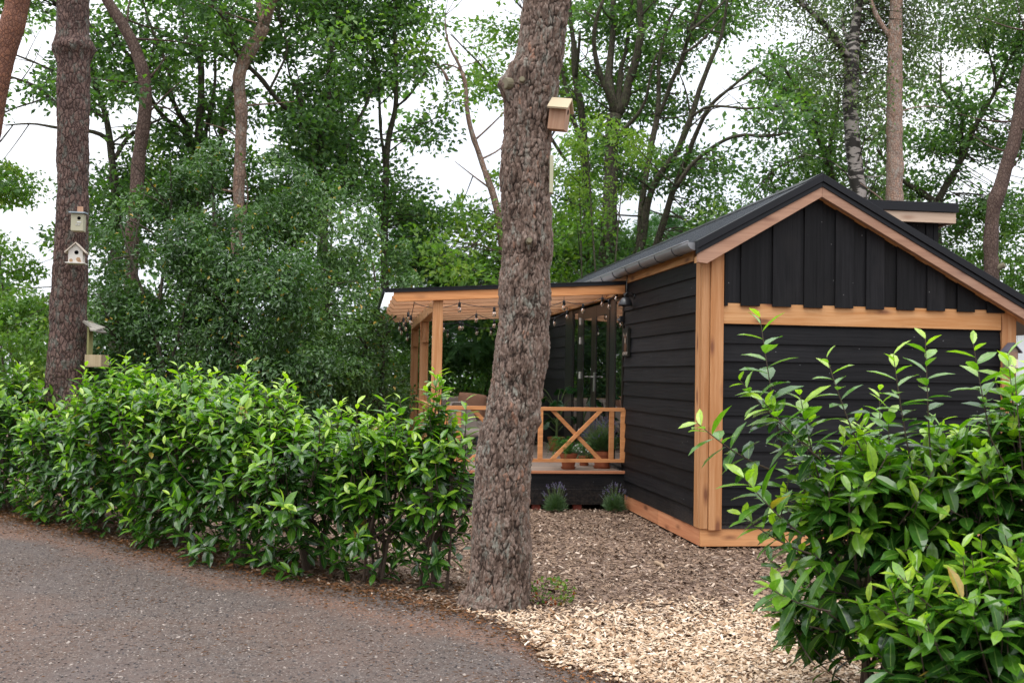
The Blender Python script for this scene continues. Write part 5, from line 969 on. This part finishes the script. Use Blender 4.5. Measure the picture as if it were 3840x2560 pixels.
spx, spy = to_px(allS[:, :3]); bare = [t_ for t_ in TR if t_['style'] in ('none', 'birch')]; bare = np.concatenate([t_['S'] for t_ in bare]); _bx, _by = to_px(bare[:, :3]); bare = np.stack([_bx, _by, bare[:, 1]], 1)[bare[:, 3] > .09]
gl = [Geo() for _ in leafy]; gt = [Geo() for _ in leafy]
NC = 9000; cpx = rng.uniform(-220, 4060, NC); cpy = rng.uniform(-330, 1250, NC)
nzv = fbm(np.stack([cpx/210, cpy/130, cpx*0], 1), 3, 77); cv = cover(cpx, cpy); ok = (nzv < .215+.44*cv) & (rng.random(NC) < .04+.80*cv)
cpx, cpy = cpx[ok], cpy[ok]
for x, y in zip(cpx, cpy):
    dd = (spx-x)**2+(spy-y)**2*1.0; 
    if x > 2550 and y < 460 and rng.random() < .65: sel = np.array([i for i, t_ in enumerate(leafy) if t_['style'] == 'birch']); dd = np.where(np.isin(tid, sel), dd*.05, dd)
    kidx = np.argpartition(dd, 6)[:6]; kk = kidx[rng.integers(6)]; ti = tid[kk]; st = leafy[ti]['style']; s_ = allS[kk]
    Y = max(s_[1]+rng.normal(.45, .9), 15.5)
    if 2080 < x < 2800 and y < 800: Y += 1.3
    dk = np.abs(bare[:, 0]-x)/1.+np.abs(bare[:, 1]-y)*.5
    if dk.min() < 62 and rng.random() < .88: Y = max(Y, bare[dk.argmin(), 2]+1.3)      # most sprays hang behind the tall trunks
    c_ = at(x, y, Y)
    if c_[2] < 1.2: continue
    dist = np.linalg.norm(c_-s_[:3]); loc = leafy[ti]['loc']
    if dist < 2.4:
        m1 = (c_+s_[:3])/2+rng.normal(0, .1, 3); gt[ti].tube(smooth_path([s_[:3], m1, c_], 5)-loc, np.linspace(min(.014, s_[3]*.6), .004, 5), 4, cap=False)
    if st == 'birch': k = 70; off = np.clip(rng.normal(size=(k, 3)), -1.8, 1.8)*[.20, .24, .34]; sz = rng.uniform(.05, .08, k); wr = .7; N = rvec(k)*1.0+[0, 0, .3]; D = rvec(k)*.7-[0, 0, .7]
    else:
        k = 58; off = np.clip(rng.normal(size=(k, 3)), -1.7, 1.7)*[.25, .25, .11]; off[:, 2] -= .25*(off[:, 0]**2+off[:, 1]**2); sz = rng.uniform(.08, .14, k); wr = .58; N = rvec(k)*.85+[0, 0, .75]; D = nrm(off+1e-3)*.8+rvec(k)*.7
    if st == 'light': sz = sz*1.05
    for _ in range(2): j_ = rng.integers(0, k, 2); gt[ti].tube([c_-loc, c_+off[j_[0]]-loc], .0035, 3, cap=False)
    leaves(gl[ti], c_+off-loc, D, N, sz, sz*wr, np.clip(rng.normal(.45, .2)+rng.normal(0, .12, k), 0, 1))
for i, t_ in enumerate(leafy):
    if gl[i].n: gl[i].build('crown', {'oak': OAK, 'light': OAKL, 'birch': BIRL}[t_['style']], t_['o'])
    if gt[i].n: gt[i].build('fine_branchwork', BARK_OAK, t_['o'])

# ---- shrubs made of leaf-filled irregular masses
def bush(name, label, cat, blobs, mat, k, size, wr, tone=(.4, .2), group=None, stems=5, seed=1, kind='simple', yellow=0., shell=.5, hole=.0, stemr=.03, nsc=1.2):
    r_ = np.random.default_rng(seed); B = np.array(blobs, float)
    ex = []
    for q in B:
        for _ in range(4): u = nrm(r_.normal(size=3)*[1, .5, .8]+[0, -.15, .35]); f_ = r_.uniform(.28, .5); ex.append([*(q[:3]+u*q[3:6]*.92), *(q[3:6]*f_)])
    B = np.concatenate([B, ex]); c0 = B[:, :3].mean(0); t = thing(name, label, cat, (c0[0], c0[1], 0), 0, group); loc = np.array(t.location)
    vol = B[:, 3]*B[:, 5]+B[:, 3]*B[:, 4]; bi_ = r_.choice(len(B), k, p=vol/vol.sum()); b = B[bi_]
    u = nrm(r_.normal(size=(k, 3))); rr = 1-shell*r_.random(k)**1.4; u0 = u.copy()
    rad = rr*(.66+.72*fbm(b[:, :3]+u*nsc*2.2, 3, seed)); p = b[:, :3]+u*rad[:, None]*b[:, 3:6]
    cl = fbm(p*2.6, 3, seed+5); okk = (p[:, 2] > .02) & (cl > hole) & (fbm(p*1.15, 2, seed+8) > .40*np.clip((p[:, 2]-1.6)/1.6, 0, 1)+(.05 if mat is HOLLY else -.3)); p, u0, cl = p[okk], u0[okk], cl[okk]; k = len(p)
    N = nrm(u0*.6+[0, 0, .5]+r_.normal(0, .55, (k, 3))); D = nrm(np.cross(N, r_.normal(size=(k, 3)))-[0, 0, .25]); sz = r_.uniform(size[0], size[1], k)
    T = np.clip(r_.normal(tone[0], tone[1]*.5, k)+(cl-.5)*1.1, 0, .92); T = np.where(r_.random(k) < yellow, .99, T)
    g = Geo(); 
    if kind == 'pinnate':
        m_ = 11; s_ = np.linspace(.15, 1, m_); 
        ax_ = D[:, None]*(s_[None, :, None]*sz[:, None, None])+p[:, None]-np.array([0, 0, .25])*(s_[None, :, None]**2*sz[:, None, None]); sd_ = nrm(np.cross(D, N))
        for sg in (1, -1): leaves(g, (ax_-loc).reshape(-1, 3), (sd_[:, None]*sg+D[:, None]*.35+np.zeros((1, m_, 1))).reshape(-1, 3), np.repeat(N, m_, 0), np.repeat(sz*.24, m_)*np.tile(np.sin(.5+s_*2.2), k), np.repeat(sz*.075, m_), np.repeat(T, m_))
    else: leaves(g, p-loc, D, N, sz, sz*wr, T)
    g.build('foliage', mat, t); gs = Geo()
    for i in range(stems):
        q = B[i % len(B)]; base = np.array([c0[0]+r_.normal(0, .25), c0[1]+r_.normal(0, .2), 0]); top = q[:3]+r_.normal(0, .3, 3)*q[3:6]; gs.tube(smooth_path([base, (base+top)/2+r_.normal(0, .1, 3), top], 12)-loc, np.linspace(stemr, stemr*.25, 12), 7)
        for j in range(7): q2 = base+(top-base)*r_.uniform(.3, 1); e_ = q2+r_.normal(0, .4, 3)+[0, 0, .25]; gs.tube([q2-loc, (q2+e_)/2-loc+[0, 0, .04], e_-loc], [stemr*.35, stemr*.25, .003], 4)
    gs.build('stems', BARK_OAK, t); return t
def bl(px, py, Y, rx, rz, ry=None): c_ = at(px, py, Y); return (*c_, rx, ry or rx, rz)
bush('holly_tree', 'big dark holly with a few yellow leaves, right behind the left pine', 'holly', [bl(440, 1240, 15, .75, .8), bl(520, 900, 15, .85, .9), bl(700, 1150, 14.8, .8, 1.0), bl(640, 720, 15.2, .55, .55), bl(400, 1480, 15, .6, .6), bl(700, 1500, 14.8, .9, .7)], HOLLY, 42000, (.055, .095), .5, yellow=.012, seed=3, hole=.41, stems=6, stemr=.05)
bush('holly_tree', 'tall dark holly forming the middle of the green mass behind the hedge', 'holly', [bl(880, 800, 15.5, .85, .95), bl(950, 1150, 14.8, .9, 1.1), bl(1000, 1500, 14.6, 1.0, .8), bl(1060, 720, 15.8, .6, .55), bl(760, 700, 15.8, .45, .45)], HOLLY, 42000, (.055, .095), .5, yellow=.01, seed=4, hole=.39, stems=6, stemr=.05)
bush('holly_tree', 'dark holly on the right of the green mass, beside the veranda posts', 'holly', [bl(1230, 860, 16, .8, .85), bl(1260, 1200, 16, .85, .95), bl(1330, 1480, 16.5, .9, .8), bl(1420, 1050, 17, .6, .6), bl(1160, 1450, 15.5, .8, .7)], HOLLY, 38000, (.055, .095), .5, yellow=.012, tone=(.55, .25), seed=5, hole=.39, stems=6, stemr=.05)
bush('hazel_shrub', 'shaded green shrub seen between the veranda posts', 'shrub', [bl(1520, 1350, 21.5, .9, 1.1), bl(1750, 1450, 22.5, 1.2, .8), bl(1560, 1600, 21.5, 1., .7), bl(1950, 1500, 24, 1.2, 1.0)], OAK, 26000, (.07, .12), .55, tone=(.5, .25), seed=6, stems=5, stemr=.04)
bush('rowan_tree', 'light green feathery rowan behind the left end of the veranda roof', 'rowan', [bl(1600, 1000, 22, .9, .55), bl(1780, 1040, 22, .9, .6), bl(1560, 900, 22.5, .6, .45), bl(1700, 1250, 22, 1.1, .6), bl(1850, 1180, 22.5, .9, .8)], ROWAN, 3600, (.22, .34), 1, kind='pinnate', seed=7, stems=6)
bush('rowan_tree', 'light feathery rowan between the middle pine and the cabin roof', 'rowan', [bl(2190, 920, 24, .8, .5), bl(2330, 950, 25, .9, .5), bl(2120, 1000, 24, .6, .4), bl(2500, 880, 27, 1.0, .5)], ROWAN, 2000, (.22, .34), 1, kind='pinnate', seed=8, stems=4)
bush('maple_shrub', 'pale yellow-green young maple foliage right of the birdhouse on the middle pine', 'maple', [bl(2200, 500, 19, .45, .35), bl(2310, 560, 19, .55, .32), bl(2150, 620, 19.3, .45, .5), bl(2260, 740, 19.5, .6, .45), bl(2430, 590, 19.5, .4, .25)], OAKL, 3000, (.07, .12), .4, tone=(.6, .25), seed=9, hole=.45, stems=3)
bush('hazel_shrub', 'pale green shrub beyond the hedge at the left edge', 'shrub', [bl(40, 1330, 18, .9, .6), bl(120, 1180, 19, .8, .5), bl(-60, 1000, 20, .9, .7), bl(20, 700, 20, .8, .4), bl(180, 1300, 18, .6, .5)], OAKL, 12000, (.07, .11), .6, tone=(.45, .25), seed=10, hole=.42)
bush('hazel_shrub', 'tall green shrub at the right edge between the cabin roof and the bent pine', 'shrub', [bl(3800, 950, 24, .8, .8), bl(3640, 850, 26, .6, .7), bl(3830, 1150, 24, .7, .6), bl(3580, 950, 26, .6, .6)], OAKL, 9000, (.08, .12), .6, tone=(.3, .25), seed=12, hole=.44)

# ---- the wood far behind: too dense to count
k = 42000; x = rng.uniform(-500, 4340, k); y = rng.uniform(-250, 1700, k); nz = fbm(np.stack([x/150, y/110, x*0], 1), 4, 33); cvv = cover(x, y)
low = np.clip((y-900)/300, 0, 1); okk = (nz < .15+.33*cvv+.6*low); x, y = x[okk], y[okk]; k = len(x); Y = rng.uniform(33, 48, k); P = np.array([at(a, b, c_) for a, b, c_ in zip(x, y, Y)]); okk = P[:, 2] > 0; P = P[okk]; k = len(P)
g = Geo(); leaves(g, P, rvec(k), rvec(k)+[0, 0, .5], rng.uniform(.18, .36, k), rng.uniform(.12, .22, k), np.clip(rng.normal(.45, .2, k), 0, 1))
tag(g.build('distant_woodland', FARL), kind='stuff')
k = 40000; X = rng.uniform(-32, 32, k); Y = rng.uniform(27, 31, k)+np.abs(X)*.1; Z = rng.random(k)**1.3*(2.6+1.2*fbm(np.stack([X*.5, X*0, X*0], 1), 3, 8)); g = Geo()
leaves(g, np.stack([X, Y, Z], 1), rvec(k), rvec(k)+[0, 0, .5], rng.uniform(.14, .28, k), rng.uniform(.09, .17, k), np.clip(rng.normal(.3, .2, k), 0, 1))
tag(g.build('undergrowth', FARL), kind='stuff')
